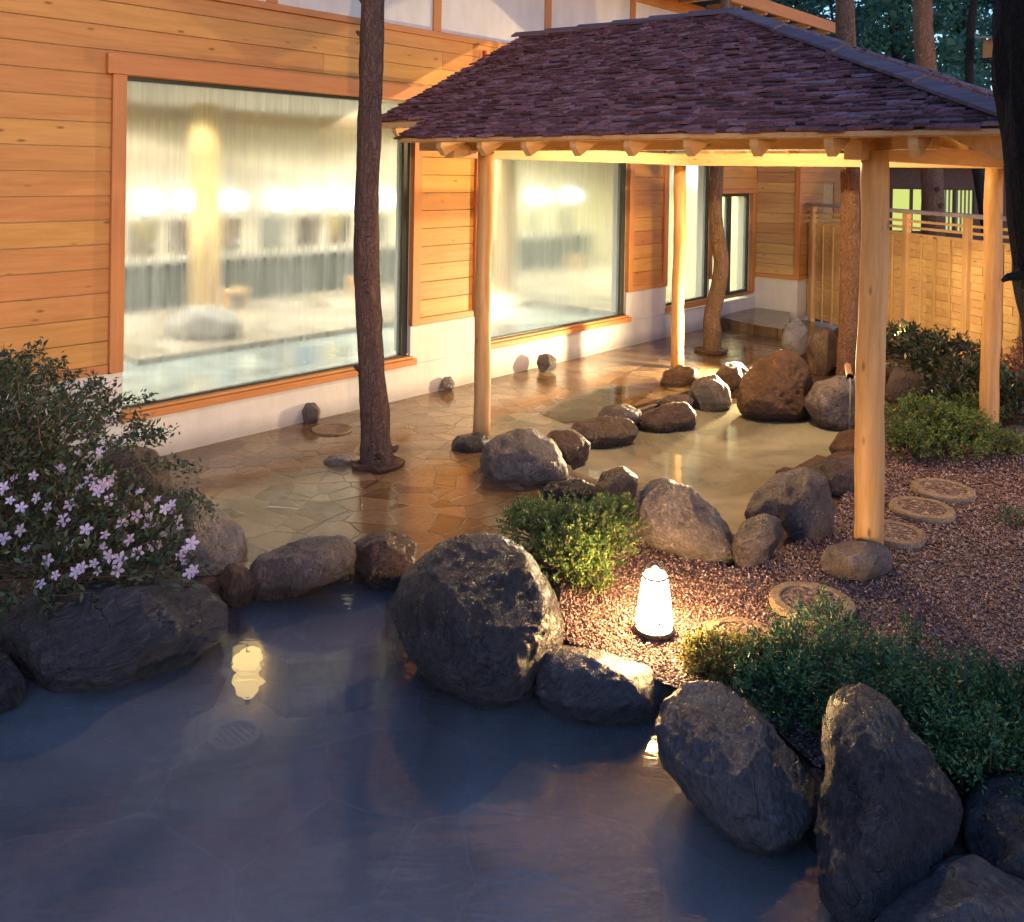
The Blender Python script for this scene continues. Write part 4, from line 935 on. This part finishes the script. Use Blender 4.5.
# ------------------------------------------------------------------ trees
def vpath(pxs, dep):
    return [Vector(atd(x, y, dep)) for x, y in pxs]
def densify(pts, rad, n=6):
    P, Rr = [], []
    for i in range(len(pts)-1):
        for k in range(n): f_ = k/n; P.append(pts[i].lerp(pts[i+1], f_)); Rr.append(rad[i]+(rad[i+1]-rad[i])*f_)
    P.append(pts[-1]); Rr.append(rad[-1])
    for _ in range(3): P = [P[0]]+[(P[i-1]+P[i]*2+P[i+1])/4 for i in range(1, len(P)-1)]+[P[-1]]
    return P, Rr
def leaves_mesh(pts, size, asp=.5, up=.3, n_seed=0, dirs=None, jitter=.3):
    """leaf quads folded along the midrib at pts; returns verts, faces"""
    g = np.random.default_rng(n_seed); N = len(pts)
    d = g.normal(size=(N, 3)) if dirs is None else dirs+g.normal(size=(N, 3))*.6
    d[:, 2] += up; d /= np.linalg.norm(d, axis=1)[:, None]
    q = g.normal(size=(N, 3)); sd = np.cross(d, q); sd /= np.linalg.norm(sd, axis=1)[:, None]
    nn = np.cross(d, sd); s = size*(1+jitter*g.normal(size=(N, 1))).clip(.4, 1.8); w = s*asp*.5
    base = pts; tip = pts+d*s; m1 = pts+d*s*.45+sd*w+nn*s*.08; m2 = pts+d*s*.45-sd*w+nn*s*.08
    V = np.stack([base, m1, tip, m2], 1).reshape(-1, 3); Fq = np.arange(N*4).reshape(-1, 4)
    return V, Fq
def trunk(name, lab, pxs, dep, rpx, mat, seed, crown=None, cat='tree', group=None, n=6, jit=.10, knots=0, limbs=()):
    P, Rr = densify(vpath(pxs, dep), [v/F*dep for v in rpx], n)
    base = (P[0].x, P[0].y, P[0].z)
    root = thing(name, lab, cat, base, group)
    mb = MB().tube(P, Rr, 26, True, jit, seed); r = random.Random(seed)
    for _ in range(knots):
        i = r.randrange(3, len(P)-2); a = r.uniform(0, 2*PI); q = Vector((math.cos(a), math.sin(a), .35)).normalized()
        c0 = P[i]+q*Rr[i]*.7; mb.tube([c0, c0+q*Rr[i]*.55, c0+q*Rr[i]*.75+Vector((0, 0, .01))], [Rr[i]*.32, Rr[i]*.2, Rr[i]*.10], 9, True)
    mb.build('trunk', M[mat], root, smooth=True)
    return root, P, Rr
def crown(root, P, Rr, z0, n, spread, leafsz, mat, barkm, seed, nl=260, h=None):
    r = random.Random(seed); g = np.random.default_rng(seed); top = P[-1]; pts = []; mb = MB()
    for i in range(n):
        z = r.uniform(z0, top.z); k = min(range(len(P)), key=lambda j: abs(P[j].z-z)); a = r.uniform(0, 2*PI); L = spread*r.uniform(.5, 1.)*(1.15-.6*(z-z0)/max(.1, top.z-z0))
        d = Vector((math.cos(a), math.sin(a), r.uniform(.05, .6))); s0 = P[k]; q = [s0+d*L*u+Vector((0, 0, .12*L*math.sin(u*3+i))) for u in (0, .35, .7, 1.)]
        mb.tube(q, [Rr[k]*.3, Rr[k]*.2, Rr[k]*.11, Rr[k]*.04], 6, False)
        for c0, sz in ((q[2], .5), (q[3], .62), (q[1]*.4+q[2]*.6, .4)):
            m_ = int(nl*r.uniform(.5, 1.)); v = g.normal(size=(m_, 3)); v /= np.linalg.norm(v, axis=1)[:, None]; v *= (g.random((m_, 1))**.45)*sz*spread*.55*r.uniform(.6, 1.1); v[:, 2] *= .55
            pts.append(v+np.array(c0))
    mb.build('limbs', M[barkm], root, smooth=True)
    V, Fq = leaves_mesh(np.concatenate(pts), leafsz, .55, -.1, seed); obj('crown', V, Fq, M[mat], root)

# trunk on the deck
d1 = depth(at(377, 466))
trk = [(378, 472), (376, 440), (371, 360), (367, 280), (367, 200), (370, 120), (372, 40), (374, -60), (378, -330), (384, -700)]
root, P, Rr = trunk('deck_pine', 'rough barked pine trunk rising from the wet deck past the large window', trk, d1, [16.5, 14.5, 12.8, 12.2, 11.8, 11.5, 11.4, 11, 10, 6], 'bark', 3, knots=16, jit=.17)
crown(root, P, Rr, 5., 16, 1.1, .09, 'leaf_tree', 'bark', 3, 160)
def planthole(px, py, r_, lab):
    c = at(px, py, .0); mb = MB().lathe((c[0], c[1], .004), [(r_*1.0, .0), (r_*1.02, .028), (r_*.85, .035), (r_*.62, .012), (.02, .02)], 18)
    mb.v = [(x+.06*MN.noise(Vector((x*7, y*7, 0))), y+.06*MN.noise(Vector((y*7, x*7, 5))), z+.012*MN.noise(Vector((x*17, y*17, 2)))) for x, y, z in mb.v]
    o = mb.build('planting_ring', M['rockred'], base=(c[0], c[1], 0), smooth=True); tag(o, lab, 'planting ring')
planthole(377, 466, .17, 'ragged red-brown ring of soil round the pine trunk on the deck')
planthole(711, 352, .19, 'ragged brown ring of soil round the crooked tan trunk')
rock('flat pale stone beside the planting ring on the deck', [(322,462),(330,455),(348,454),(355,460),(345,468),(328,469)], -.01, .25, .8, 'rockgrey', 4, .05, 15., 'flat_stone', 'stone', G3)
d2 = depth(at(712, 352))
root, P, Rr = trunk('crooked_tree', 'crooked smooth tan tree trunk standing before the far window', [(712, 354), (713, 335), (711, 318), (719, 285), (722, 262), (717, 235), (715, 205), (717, 165), (722, 90), (726, 20), (728, -120), (735, -330)], d2, [9.5, 9, 8.4, 7.6, 7.6, 7, 6.8, 6.6, 6, 5.6, 4.6, 2.5], 'barktan', 9, knots=5, jit=.08)
crown(root, P, Rr, 5.2, 14, 1.2, .09, 'leaf_tree', 'barktan', 9, 160)
d3 = depth(at(850, 385))
root, P, Rr = trunk('red_pine', 'red barked pine trunk behind the boulders and the gazebo roof', [(848, 388), (850, 340), (851, 250), (851, 180), (848, 90), (845, 20), (842, -160), (840, -400)], d3, [12, 11, 10, 9.6, 9.2, 9, 8, 4], 'barkred', 12, knots=5)
crown(root, P, Rr, 5.2, 14, 1.3, .09, 'leaf_tree', 'barkred', 12, 160)
root, P, Rr = trunk('red_pine', 'red barked pine trunk standing just beyond the fence cap rail', [(934, 330), (933, 215), (932, 170), (929, 100), (924, 40), (920, -40), (915, -260)], 13.2, [12, 10.8, 10.2, 9.8, 9.3, 8.8, 5], 'barkred', 14, group=None, knots=6)
crown(root, P, Rr, 5.5, 12, 1.5, .10, 'leaf_tree', 'barkred', 14, 160)
# near black tree at the right edge
root, P, Rr = trunk('near_tree', 'huge unlit black tree trunk at the right edge', [(1142, 1000), (1120, 700), (1104, 420), (1085, 300), (1072, 170), (1062, 60), (1060, -60), (1056, -400)], 3.0, [76, 66, 62, 60, 60, 60, 58, 52], 'bark_silhouette', 21, knots=4, jit=.12)
MB().tube([Vector(atd(1030, 275, 3.)), Vector(atd(1008, 277, 3.)), Vector(atd(1002, 281, 3.))], [.022, .013, .006], 8).build('branch_stub', M['barkdark'], root)
# forest beyond
fr = random.Random(31)
thin = [(716, 8, 21), (768, 5, 24), (795, 6, 20), (820, 4, 27), (887, 6, 19), (902, 7, 22), (955, 5, 25), (965, 4, 30), (983, 8, 15.5), (1002, 5, 22), (690, 6, 24), (745, 4, 30), (862, 4, 30), (940, 4, 31)]
kinds = ['slim dark tree in the wood behind the gazebo roof peak', 'slim dark tree in the wood beyond the red pines', 'thin pale grey tree deep in the wood']
labs = {716: 'slim dark tree left of the gazebo roof peak', 768: 'slim tree in the wood just right of the roof peak', 795: 'dark tree in the wood between roof peak and first red pine', 820: 'thin tree in the wood left of the first red pine', 887: 'dark trunk in the wood nearest the left side of the second red pine', 902: 'slanting trunk in the wood beside the second red pine', 955: 'thin trunk with bare side twigs right of the second red pine', 965: 'thinnest far trunk between the second red pine and the black tree', 983: 'dark trunk carrying the bird box beside the black tree', 1002: 'slim trunk half hidden behind the huge black tree', 690: 'slim tree beyond the bathhouse roof corner', 745: 'far thin tree behind the roof ridge end', 862: 'far thin tree right of the first red pine', 940: 'far thin tree right of the second red pine'}
def gz_h(x, y):
    dd = math.hypot(x, y); return max(0, min(14, (dd-30)*.12))*max(0, min(1, (x+y-10)/20))-.03
for i, (px, rp, dp) in enumerate(thin):
    b_ = atd(px, 250, dp); zz = gz_h(b_[0], b_[1]); hgt = fr.uniform(8.5, 12.5); dx = fr.uniform(-.5, .5)
    P = [Vector((b_[0]+dx*u+.18*math.sin(u*7+i), b_[1]+.18*math.cos(u*6+i*2), zz-.1+hgt*u)) for u in np.linspace(0, 1, 16)]
    r0_ = rp/F*dp*.8; Rr = [r0_*(1-.75*u) for u in np.linspace(0, 1, 16)]
    root = thing('forest_tree', labs[px], 'tree', tuple(P[0]), 'trees in the wood behind the garden')
    MB().tube(P, Rr, 12, True, .1, i).build('trunk', M['barkdark'], root, smooth=True)
    crown(root, P, Rr, 2.8 if px not in (955, 965, 983) else 5.5, 26, 1.9, .15, 'leaf_tree', 'barkdark', 40+i, 95)
# undergrowth and far foliage as one mass
g = np.random.default_rng(5); pts = []
for i in range(190):
    a = math.radians(fr.uniform(8, 92)); dd = fr.uniform(27, 40); c0 = np.array([dd*math.sin(a), dd*math.cos(a), 0]); c0[2] = gz_h(c0[0], c0[1])+fr.uniform(.3, 6.5)
    v = g.normal(size=(230, 3)); v /= np.linalg.norm(v, axis=1)[:, None]; v *= (g.random((230, 1))**.5)*fr.uniform(.7, 1.7); pts.append(v+c0)
V, Fq = leaves_mesh(np.concatenate(pts), .26, .6, 0, 77); tag(obj('far_foliage', V, Fq, M['leaf_tree']), 'mass of dark green leaves deep in the wood', 'foliage', kind='stuff')
# bird box on the dark trunk
q = atd(992, 45, 14.9); bb = thing('bird_box', 'small wooden box with a pale slanting roof on the dark trunk', 'bird box', tuple(q))
MB().box((q[0]-.11, q[1]-.11, q[2]-.22), (q[0]+.11, q[1]+.11, q[2]+.08)).build('box', M['trim'], bb)
MB().add([(q[0]-.2, q[1]-.2, q[2]+.06), (q[0]+.2, q[1]-.2, q[2]+.10), (q[0]+.2, q[1]+.2, q[2]+.16), (q[0]-.2, q[1]+.2, q[2]+.12), (q[0]-.2, q[1]-.2, q[2]+.09), (q[0]+.2, q[1]-.2, q[2]+.13), (q[0]+.2, q[1]+.2, q[2]+.19), (q[0]-.2, q[1]+.2, q[2]+.15)], [(0,3,2,1),(4,5,6,7),(0,1,5,4),(1,2,6,5),(2,3,7,6),(3,0,4,7)]).build('roof', M['grey'], bb)

# ------------------------------------------------------------------ shrubs
def blobs(lst):
    out = []
    for px, py, z, rx, ry in lst:   # centre pixel, centre height, radii in pixels
        c = at(px, py, z); s_ = depth(c)/F; out.append((c, rx*s_, ry*s_))
    return out
def shrub(name, lab, cat, lst, nspray, leaf, asp, mat, seed, k=14, L=.10, group=None, twigs=True, droop=.0, floor=-.05, fan=False):
    B = blobs(lst); g = np.random.default_rng(seed); cen = np.mean([b_[0] for b_ in B], 0)
    root = thing(name, lab, cat, (cen[0], cen[1], 0), group); allp, alld = [], []; tw = MB()
    wts = np.array([b_[1]*b_[2] for b_ in B]); wts /= wts.sum(); ch = g.choice(len(B), nspray, p=wts)
    for bi in ch:
        c, rx, rz = B[bi]; v = g.normal(size=3); v /= np.linalg.norm(v); v[2] = abs(v[2])*.9-.12 if g.random() < .8 else v[2]
        lump = 1+(.5 if fan else .3)*MN.noise(Vector(v*2.3+seed+bi*3.))+.12*g.normal()
        rr = (g.random()**.28)*lump; p = c+v*np.array([rx, rx, rz])*rr
        if p[2] < floor: continue
        d = v*np.array([1, 1, .8])+np.array([0, 0, .45-droop])+g.normal(size=3)*.3; d /= np.linalg.norm(d)
        ts = g.random(k)
        if fan:
            sv = np.cross(d, g.normal(size=3)); sv /= np.linalg.norm(sv); br = g.integers(0, 5, k)/5.; sg = np.where(g.random(k) < .5, -1, 1); ext = (1-br)*.5*ts
            q = p[None]+d[None]*((br+.35*ts)*L)[:, None]+sv[None]*(sg*ext*L)[:, None]+g.normal(size=(k, 3))*L*.035
            dd_ = d[None]*.8+sv[None]*(sg*.8)[:, None]+g.normal(size=(k, 3))*.25
        else:
            q = p[None]+d[None]*(ts*L)[:, None]+g.normal(size=(k, 3))*L*.10; dd_ = np.repeat(d[None], k, 0)+g.normal(size=(k, 3))*.55
        allp.append(q); alld.append(dd_)
        if twigs and g.random() < .45:
            s0 = c*.6+p*.4; tw.tube([Vector((s0[0], s0[1], max(0, s0[2]-.05))), Vector(p), Vector(p+d*L)], [.004, .0025, .001], 4, False)
    V, Fq = leaves_mesh(np.concatenate(allp), leaf, asp, 0., seed, np.concatenate(alld)); obj('foliage', V, Fq, M[mat], root)
    if twigs: tw.build('stems', M['twig'], root)
    return root, B
az_bl = [(30, 585, .20, 70, 22), (125, 572, .24, 56, 20), (15, 466, .60, 68, 52), (72, 508, .46, 56, 44), (20, 520, .42, 85, 60), (122, 536, .30, 46, 34), (160, 534, .24, 28, 20), (60, 560, .30, 80, 44), (-40, 480, .55, 90, 90), (0, 400, .85, 46, 38), (50, 432, .72, 40, 30)]
az, AB = shrub('azalea_bush', 'dark azalea bush with lavender-pink blooms over the left boulders', 'azalea', az_bl, 1900, .036, .40, 'leaf_az', 3, 10, .11)
# stray sprigs
mb = MB(); sp_, sd_ = [], []
for pts_ in ([(40, 440), (36, 400), (40, 348)], [(100, 460), (130, 440), (172, 432)], [(30, 420), (50, 380), (60, 362)], [(20, 400), (16, 370), (30, 350)], [(90, 440), (100, 410), (120, 402)], [(60, 425), (85, 398), (112, 388)], [(0, 400), (-4, 372), (8, 356)], [(120, 470), (160, 462), (196, 470)], [(150, 500), (190, 494), (214, 512)], [(70, 430), (95, 404), (148, 398)], [(60, 420), (60, 390), (72, 372)], [(80, 440), (110, 418), (150, 420)], [(20, 420), (8, 380), (2, 352)], [(60, 405), (90, 385), (98, 380)], [(110, 450), (140, 425), (158, 440)]):
    P = [Vector(atd(x, y, 4.2)) for x, y in pts_]; Q = [P[0].lerp(P[1], u) if u <= 1 else P[1].lerp(P[2], u-1) for u in np.linspace(0, 2, 14)]
    mb.tube(Q, [.004*(1-.05*i) for i in range(14)], 5, False)
    for i, q_ in enumerate(Q[3:]):
        for _ in range(15): sp_.append(np.array(q_)+nr.normal(size=3)*.018); sd_.append(nr.normal(size=3))
mb.build('twig', M['twig'], az)
V, Fq = leaves_mesh(np.array(sp_), .028, .42, .2, 4, np.array(sd_)); obj('sprig_leaves', V, Fq, M['leaf_az'], az)
FLW = [(78,454),(89,456),(100,451),(90,468),(80,488),(93,487),(103,484),(109,485),(112,478),(98,492),(70,505),(4,488),(10,501),(37,498),(48,508),(21,508),(4,539),(21,530),(140,492),(147,506),(124,515),(137,516),(122,525),(147,527),(156,526),(165,509),(173,512),(178,520),(180,528),(166,535),(152,546),(103,547),(94,563),(109,556),(82,567),(120,559),(56,575),(41,584),(185,563),(192,543),(180,557),(195,571),(189,572),(186,550),(98,571),(76,572),(60,470),(33,476),(64,520),(86,530),(130,540),(110,500),(28,548),(158,500),(150,518),(172,505),(126,508),(90,480),(15,478),(48,560),(118,570),(138,553),(70,545),(105,535),(160,545)]
def flower_mesh():
    V, Fc = [(0, 0, -.004)], []; 
    for k in range(5):
        a = 2*PI*k/5; ca, sa = math.cos(a), math.sin(a)
        def P(r_, w, z): return (r_*ca-w*sa, r_*sa+w*ca, z)
        n = len(V); V += [P(.010, -.006, .003), P(.010, .006, .003), P(.022, -.0105, .008), P(.022, .0105, .008), P(.024, 0, .005), P(.036, 0, .006), P(.012, 0, 0)]
        Fc += [(0, n, n+6), (0, n+6, n+1), (n, n+2, n+4, n+6), (n+6, n+4, n+3, n+1), (n+2, n+5, n+4), (n+4, n+5, n+3)]
    for k in range(5):
        a = 2*PI*(k+.5)/5; n = len(V); V += [(.001*math.cos(a), .001*math.sin(a), 0), (.012*math.cos(a), .012*math.sin(a), .03), (.0135*math.cos(a), .0105*math.sin(a), .0305)]; Fc.append((n, n+1, n+2))
    me = bpy.data.meshes.new('flower'); me.from_pydata(V, [], Fc); me.materials.append(M['petal']); return me
fm = flower_mesh(); azl = Vector(az.location)
for (px, py) in FLW:
    dr_ = ray(px, py); best = None
    for c, rx, rz in AB:
        o_ = (C_-c)/np.array([rx, rx, rz]); d2_ = dr_/np.array([rx, rx, rz]); A_ = d2_@d2_; B_ = o_@d2_; C2 = o_@o_-1.08; D_ = B_*B_-A_*C2
        if D_ > 0:
            tt = (-B_-math.sqrt(D_))/A_
            if best is None or tt < best: best = tt
    if best is None: best = 4.1
    p = C_+dr_*(best-.005)
    f_ = bpy.data.objects.new('flower', fm); COL.objects.link(f_); f_.parent = az; f_.location = Vector(p)-azl
    dd = Vector((-F_[0]+rnd.uniform(-.7, .7), -F_[1]+rnd.uniform(-.7, .7), .7+rnd.uniform(-.4, .5))); f_.rotation_euler = dd.to_track_quat('Z', 'Y').to_euler(); f_.scale = [rnd.uniform(.6, 1.)]*3

shrub('green_shrub', 'low bright green shrub turning yellow on the side facing the lantern', 'shrub', [(545, 528, .15, 36, 24), (590, 530, .14, 40, 26), (572, 556, .12, 34, 30), (600, 548, .10, 28, 24), (525, 520, .12, 20, 16), (585, 578, .04, 24, 22), (618, 512, .16, 18, 14)], 1500, .016, .5, 'leaf_low', 6, 16, .05, floor=-.02)
shrub('yellow_shrub', 'low yellow-green shrub between the lantern and the dark juniper', 'shrub', [(722, 660, .07, 32, 18), (756, 664, .08, 32, 18), (702, 662, .04, 16, 14), (788, 664, .07, 24, 16)], 900, .014, .5, 'leaf_low2', 7, 16, .045, floor=-.02)
shrub('juniper', 'dark spreading juniper behind the tall black boulder', 'juniper', [(800, 662, .12, 34, 20), (850, 682, .10, 42, 24), (815, 705, .06, 44, 30), (900, 705, .10, 52, 30), (960, 725, .10, 56, 34), (1025, 735, .10, 50, 44), (785, 700, .03, 36, 28), (826, 632, .10, 9, 18), (838, 640, .10, 8, 14), (916, 660, .12, 10, 18), (985, 760, .08, 50, 36), (930, 745, .06, 46, 36), (870, 660, .10, 14, 14)], 800, .020, .32, 'leaf_jun', 8, 50, .125, floor=-.05, fan=True)
shrub('fence_shrub', 'dark broad-leaved shrub growing along the foot of the fence', 'shrub', [(905, 352, .40, 26, 24), (940, 362, .36, 36, 26), (975, 385, .26, 34, 28), (1010, 405, .20, 30, 24), (890, 345, .44, 12, 18), (960, 400, .18, 30, 20), (1040, 410, .2, 30, 26)], 1000, .055, .36, 'leaf_br', 9, 9, .10)
shrub('fine_shrub', 'fine-leaved green shrub in front of the back right post', 'shrub', [(925, 420, .22, 34, 24), (960, 430, .18, 36, 22), (905, 440, .14, 24, 20), (940, 445, .1, 44, 20), (1000, 445, .08, 30, 14), (975, 410, .2, 22, 14)], 1500, .020, .45, 'leaf_low', 10, 14, .055)
shrub('red_shrub', 'small red-leaved shrub at the right edge before the fence', 'shrub', [(1018, 372, .35, 12, 22), (1010, 385, .28, 14, 14), (1026, 355, .4, 10, 16)], 120, .030, .5, 'leaf_red', 11, 8, .07)
shrub('creeping_shrub', 'sparse sprigs of dark green on the gravel at the right edge', 'shrub', [(1015, 520, .03, 14, 6), (985, 690, .03, 30, 10)], 120, .015, .4, 'leaf_jun', 12, 10, .05)

# ------------------------------------------------------------------ gravel
GP = [tuple(at(*p)[:2]) for p in ((560, 575), (600, 560), (640, 540), (690, 560), (745, 570), (790, 545), (830, 530), (840, 500), (870, 470), (890, 430), (960, 440), (1024, 430))]
GP = GP+[(8.3, .4), (7.6, -.9), (4.4, -.9), (3.35, .2)]+[tuple(at(*p)[:2]) for p in ((1000, 800), (900, 740), (820, 770), (760, 715), (680, 690), (620, 665), (560, 640))]
t = NT('gravel'); v = t.pos(); vo = t.n('TexVoronoi', Vector=v, Scale=75.); c_ = t.n('SeparateColor', Color=vo.outputs['Color']).outputs[0]
gcol = t.ramp(c_, [(.1, (.10, .05, .04)), (.4, (.20, .11, .09)), (.7, (.32, .2, .17)), (.95, (.5, .38, .33))])
h = t.math('SUBTRACT', 1., vo.outputs['Distance'])
gravel = t.done(t.bsdf(gcol, .5, t.bump(h, 1., .02), .4))
sheet('gravel_bed', roughen(GP, .2, .04, 8), .0, 0, gravel)
x0, x1 = min(p[0] for p in GP), max(p[0] for p in GP); y0, y1 = min(p[1] for p in GP), max(p[1] for p in GP)
g = np.random.default_rng(12); N = 150000; X = g.uniform(x0, x1, N); Y = g.uniform(y0, y1, N)
dd = X*F_[0]+Y*F_[1]; keep = pip(X, Y, GP) & (g.random(N) < np.clip((5.2/np.maximum(dd, 2))**1.5, .15, 1)); 
lat = X*R_[0]+Y*R_[1]; keep &= (np.abs(lat) < dd*.75+.3)
X, Y, dd = X[keep], Y[keep], dd[keep]; n = len(X)
oct_ = np.array([[1,0,0],[0,1,0],[-1,0,0],[0,-1,0],[0,0,1],[0,0,-1]], float); of = np.array([[0,1,4],[1,2,4],[2,3,4],[3,0,4],[1,0,5],[2,1,5],[3,2,5],[0,3,5]])
sz = g.uniform(.0045, .0095, n)*np.clip(dd/4.6, .9, 1.9)
ang = g.uniform(0, 2*PI, n); ca, sa = np.cos(ang), np.sin(ang)
P = oct_[None]*(1+.35*g.normal(size=(n, 6, 1)))*sz[:, None, None]*np.stack([np.ones(n), g.uniform(.6, 1, n), g.uniform(.45, .9, n)], -1)[:, None, :]
tx = g.normal(size=(n, 1))*.4; P[:, :, 2] += P[:, :, 0]*tx
xx = P[:, :, 0]*ca[:, None]-P[:, :, 1]*sa[:, None]; yy = P[:, :, 0]*sa[:, None]+P[:, :, 1]*ca[:, None]
V = np.stack([xx+X[:, None], yy+Y[:, None], P[:, :, 2]+(.002+sz*.45+g.uniform(0, .004, n))[:, None]], -1).reshape(-1, 3)
Fq = (of[None]+6*np.arange(n)[:, None, None]).reshape(-1, 3)
t = NT('pebble'); ri = t.n('NewGeometry').outputs['Random Per Island']
pm = t.done(t.bsdf(t.ramp(ri, [(.0, (.04, .02, .017)), (.3, (.10, .05, .042)), (.55, (.19, .10, .08)), (.8, (.30, .18, .145)), (.97, (.46, .34, .28))]), .42, None, .5))
tag(obj('gravel', V, Fq, pm), 'reddish brown pebble gravel spread between the boulders', 'gravel', kind='stuff')

# ------------------------------------------------------------------ light
A_ = math.radians
spot('boulder_spot', (8.75, 4.35, .30), (5.2, 5.9, 1.1), 1000, (1., .76, .42), 165, .8, .06)
spot('fence_spot', (9.25, 3.05, .5), (11.9, 4.4, 1.3), 750, (1., .68, .30), 160, .8, .08)
spot('garden_flood', (6.9, -.2, 1.2), (6.6, 2.6, .7), 90, (1., .56, .28), 120, .8, .10)
spot('path_flood', (-.7, -1.8, 2.7), (3.9, 6.2, 3.0), 1300, (1., .62, .33), 58, .8, .08)
spot('tree_flood', (12.6, .8, .6), (10.6, 4.5, 5.2), 500, (1., .5, .32), 90, .8, .1)
gl_ = thing('added_pavilion_lamp', 'added lamp under the ridge, put in to light the pavilion and garden bath', 'lamp', (6.75, 3.75, 2.7))  # shade, cord and bulb are added to light the bath and posts
MB().lathe((6.75, 3.75, 2.78), [(.03, .12), (.05, .11), (.14, .0), (.13, .0), (.045, .10), (.03, .11)], 24, False).build('lamp_shade', M['metal'], gl_, smooth=True)
MB().tube([(6.75, 3.75, 2.89), (6.70, 3.75, 3.24)], .008, 6).build('cord', M['metal'], gl_)
point('pavilion_fill', (6.75, 3.75, 2.74), 330, (1., .72, .38), .05)  # added fill light from above for the garden bath
SUN_EL, SUN_ROT = A_(2.5), A_(200)
w = bpy.data.worlds.new('World'); S.world = w; w.use_nodes = True; nt = w.node_tree; nt.nodes.clear()
sk = nt.nodes.new('ShaderNodeTexSky'); sk.sky_type = 'NISHITA'; sk.sun_disc = False; sk.sun_elevation = SUN_EL; sk.sun_rotation = SUN_ROT; sk.altitude = 300; sk.air_density = 1.; sk.dust_density = .3; sk.ozone_density = 3.
mxn = nt.nodes.new('ShaderNodeMixRGB'); mxn.blend_type = 'MULTIPLY'; mxn.inputs[0].default_value = 1; mxn.inputs[2].default_value = (.92, .80, .90, 1)
bg = nt.nodes.new('ShaderNodeBackground'); bg.inputs['Strength'].default_value = 1.15; wo = nt.nodes.new('ShaderNodeOutputWorld')
nt.links.new(sk.outputs[0], mxn.inputs[1]); nt.links.new(mxn.outputs[0], bg.inputs['Color']); nt.links.new(bg.outputs[0], wo.inputs[0])
sl = bpy.data.lights.new('sun', 'SUN'); sl.energy = .08; sl.angle = A_(25); sl.color = (.62, .6, 1.); so = bpy.data.objects.new('sun', sl); COL.objects.link(so)
so.rotation_euler = (A_(50), 0, A_(30))

S.view_settings.view_transform = 'Standard'; S.view_settings.look = 'None'; S.view_settings.exposure = 0; S.view_settings.gamma = 1
S.render.engine = 'CYCLES'; S.cycles.use_denoising = True
S.cycles.max_bounces = 8; S.cycles.transparent_max_bounces = 10; S.cycles.transmission_bounces = 6; S.cycles.glossy_bounces = 4; S.cycles.diffuse_bounces = 3
S.cycles.sample_clamp_indirect = 6; S.cycles.caustics_reflective = False; S.cycles.caustics_refractive = False
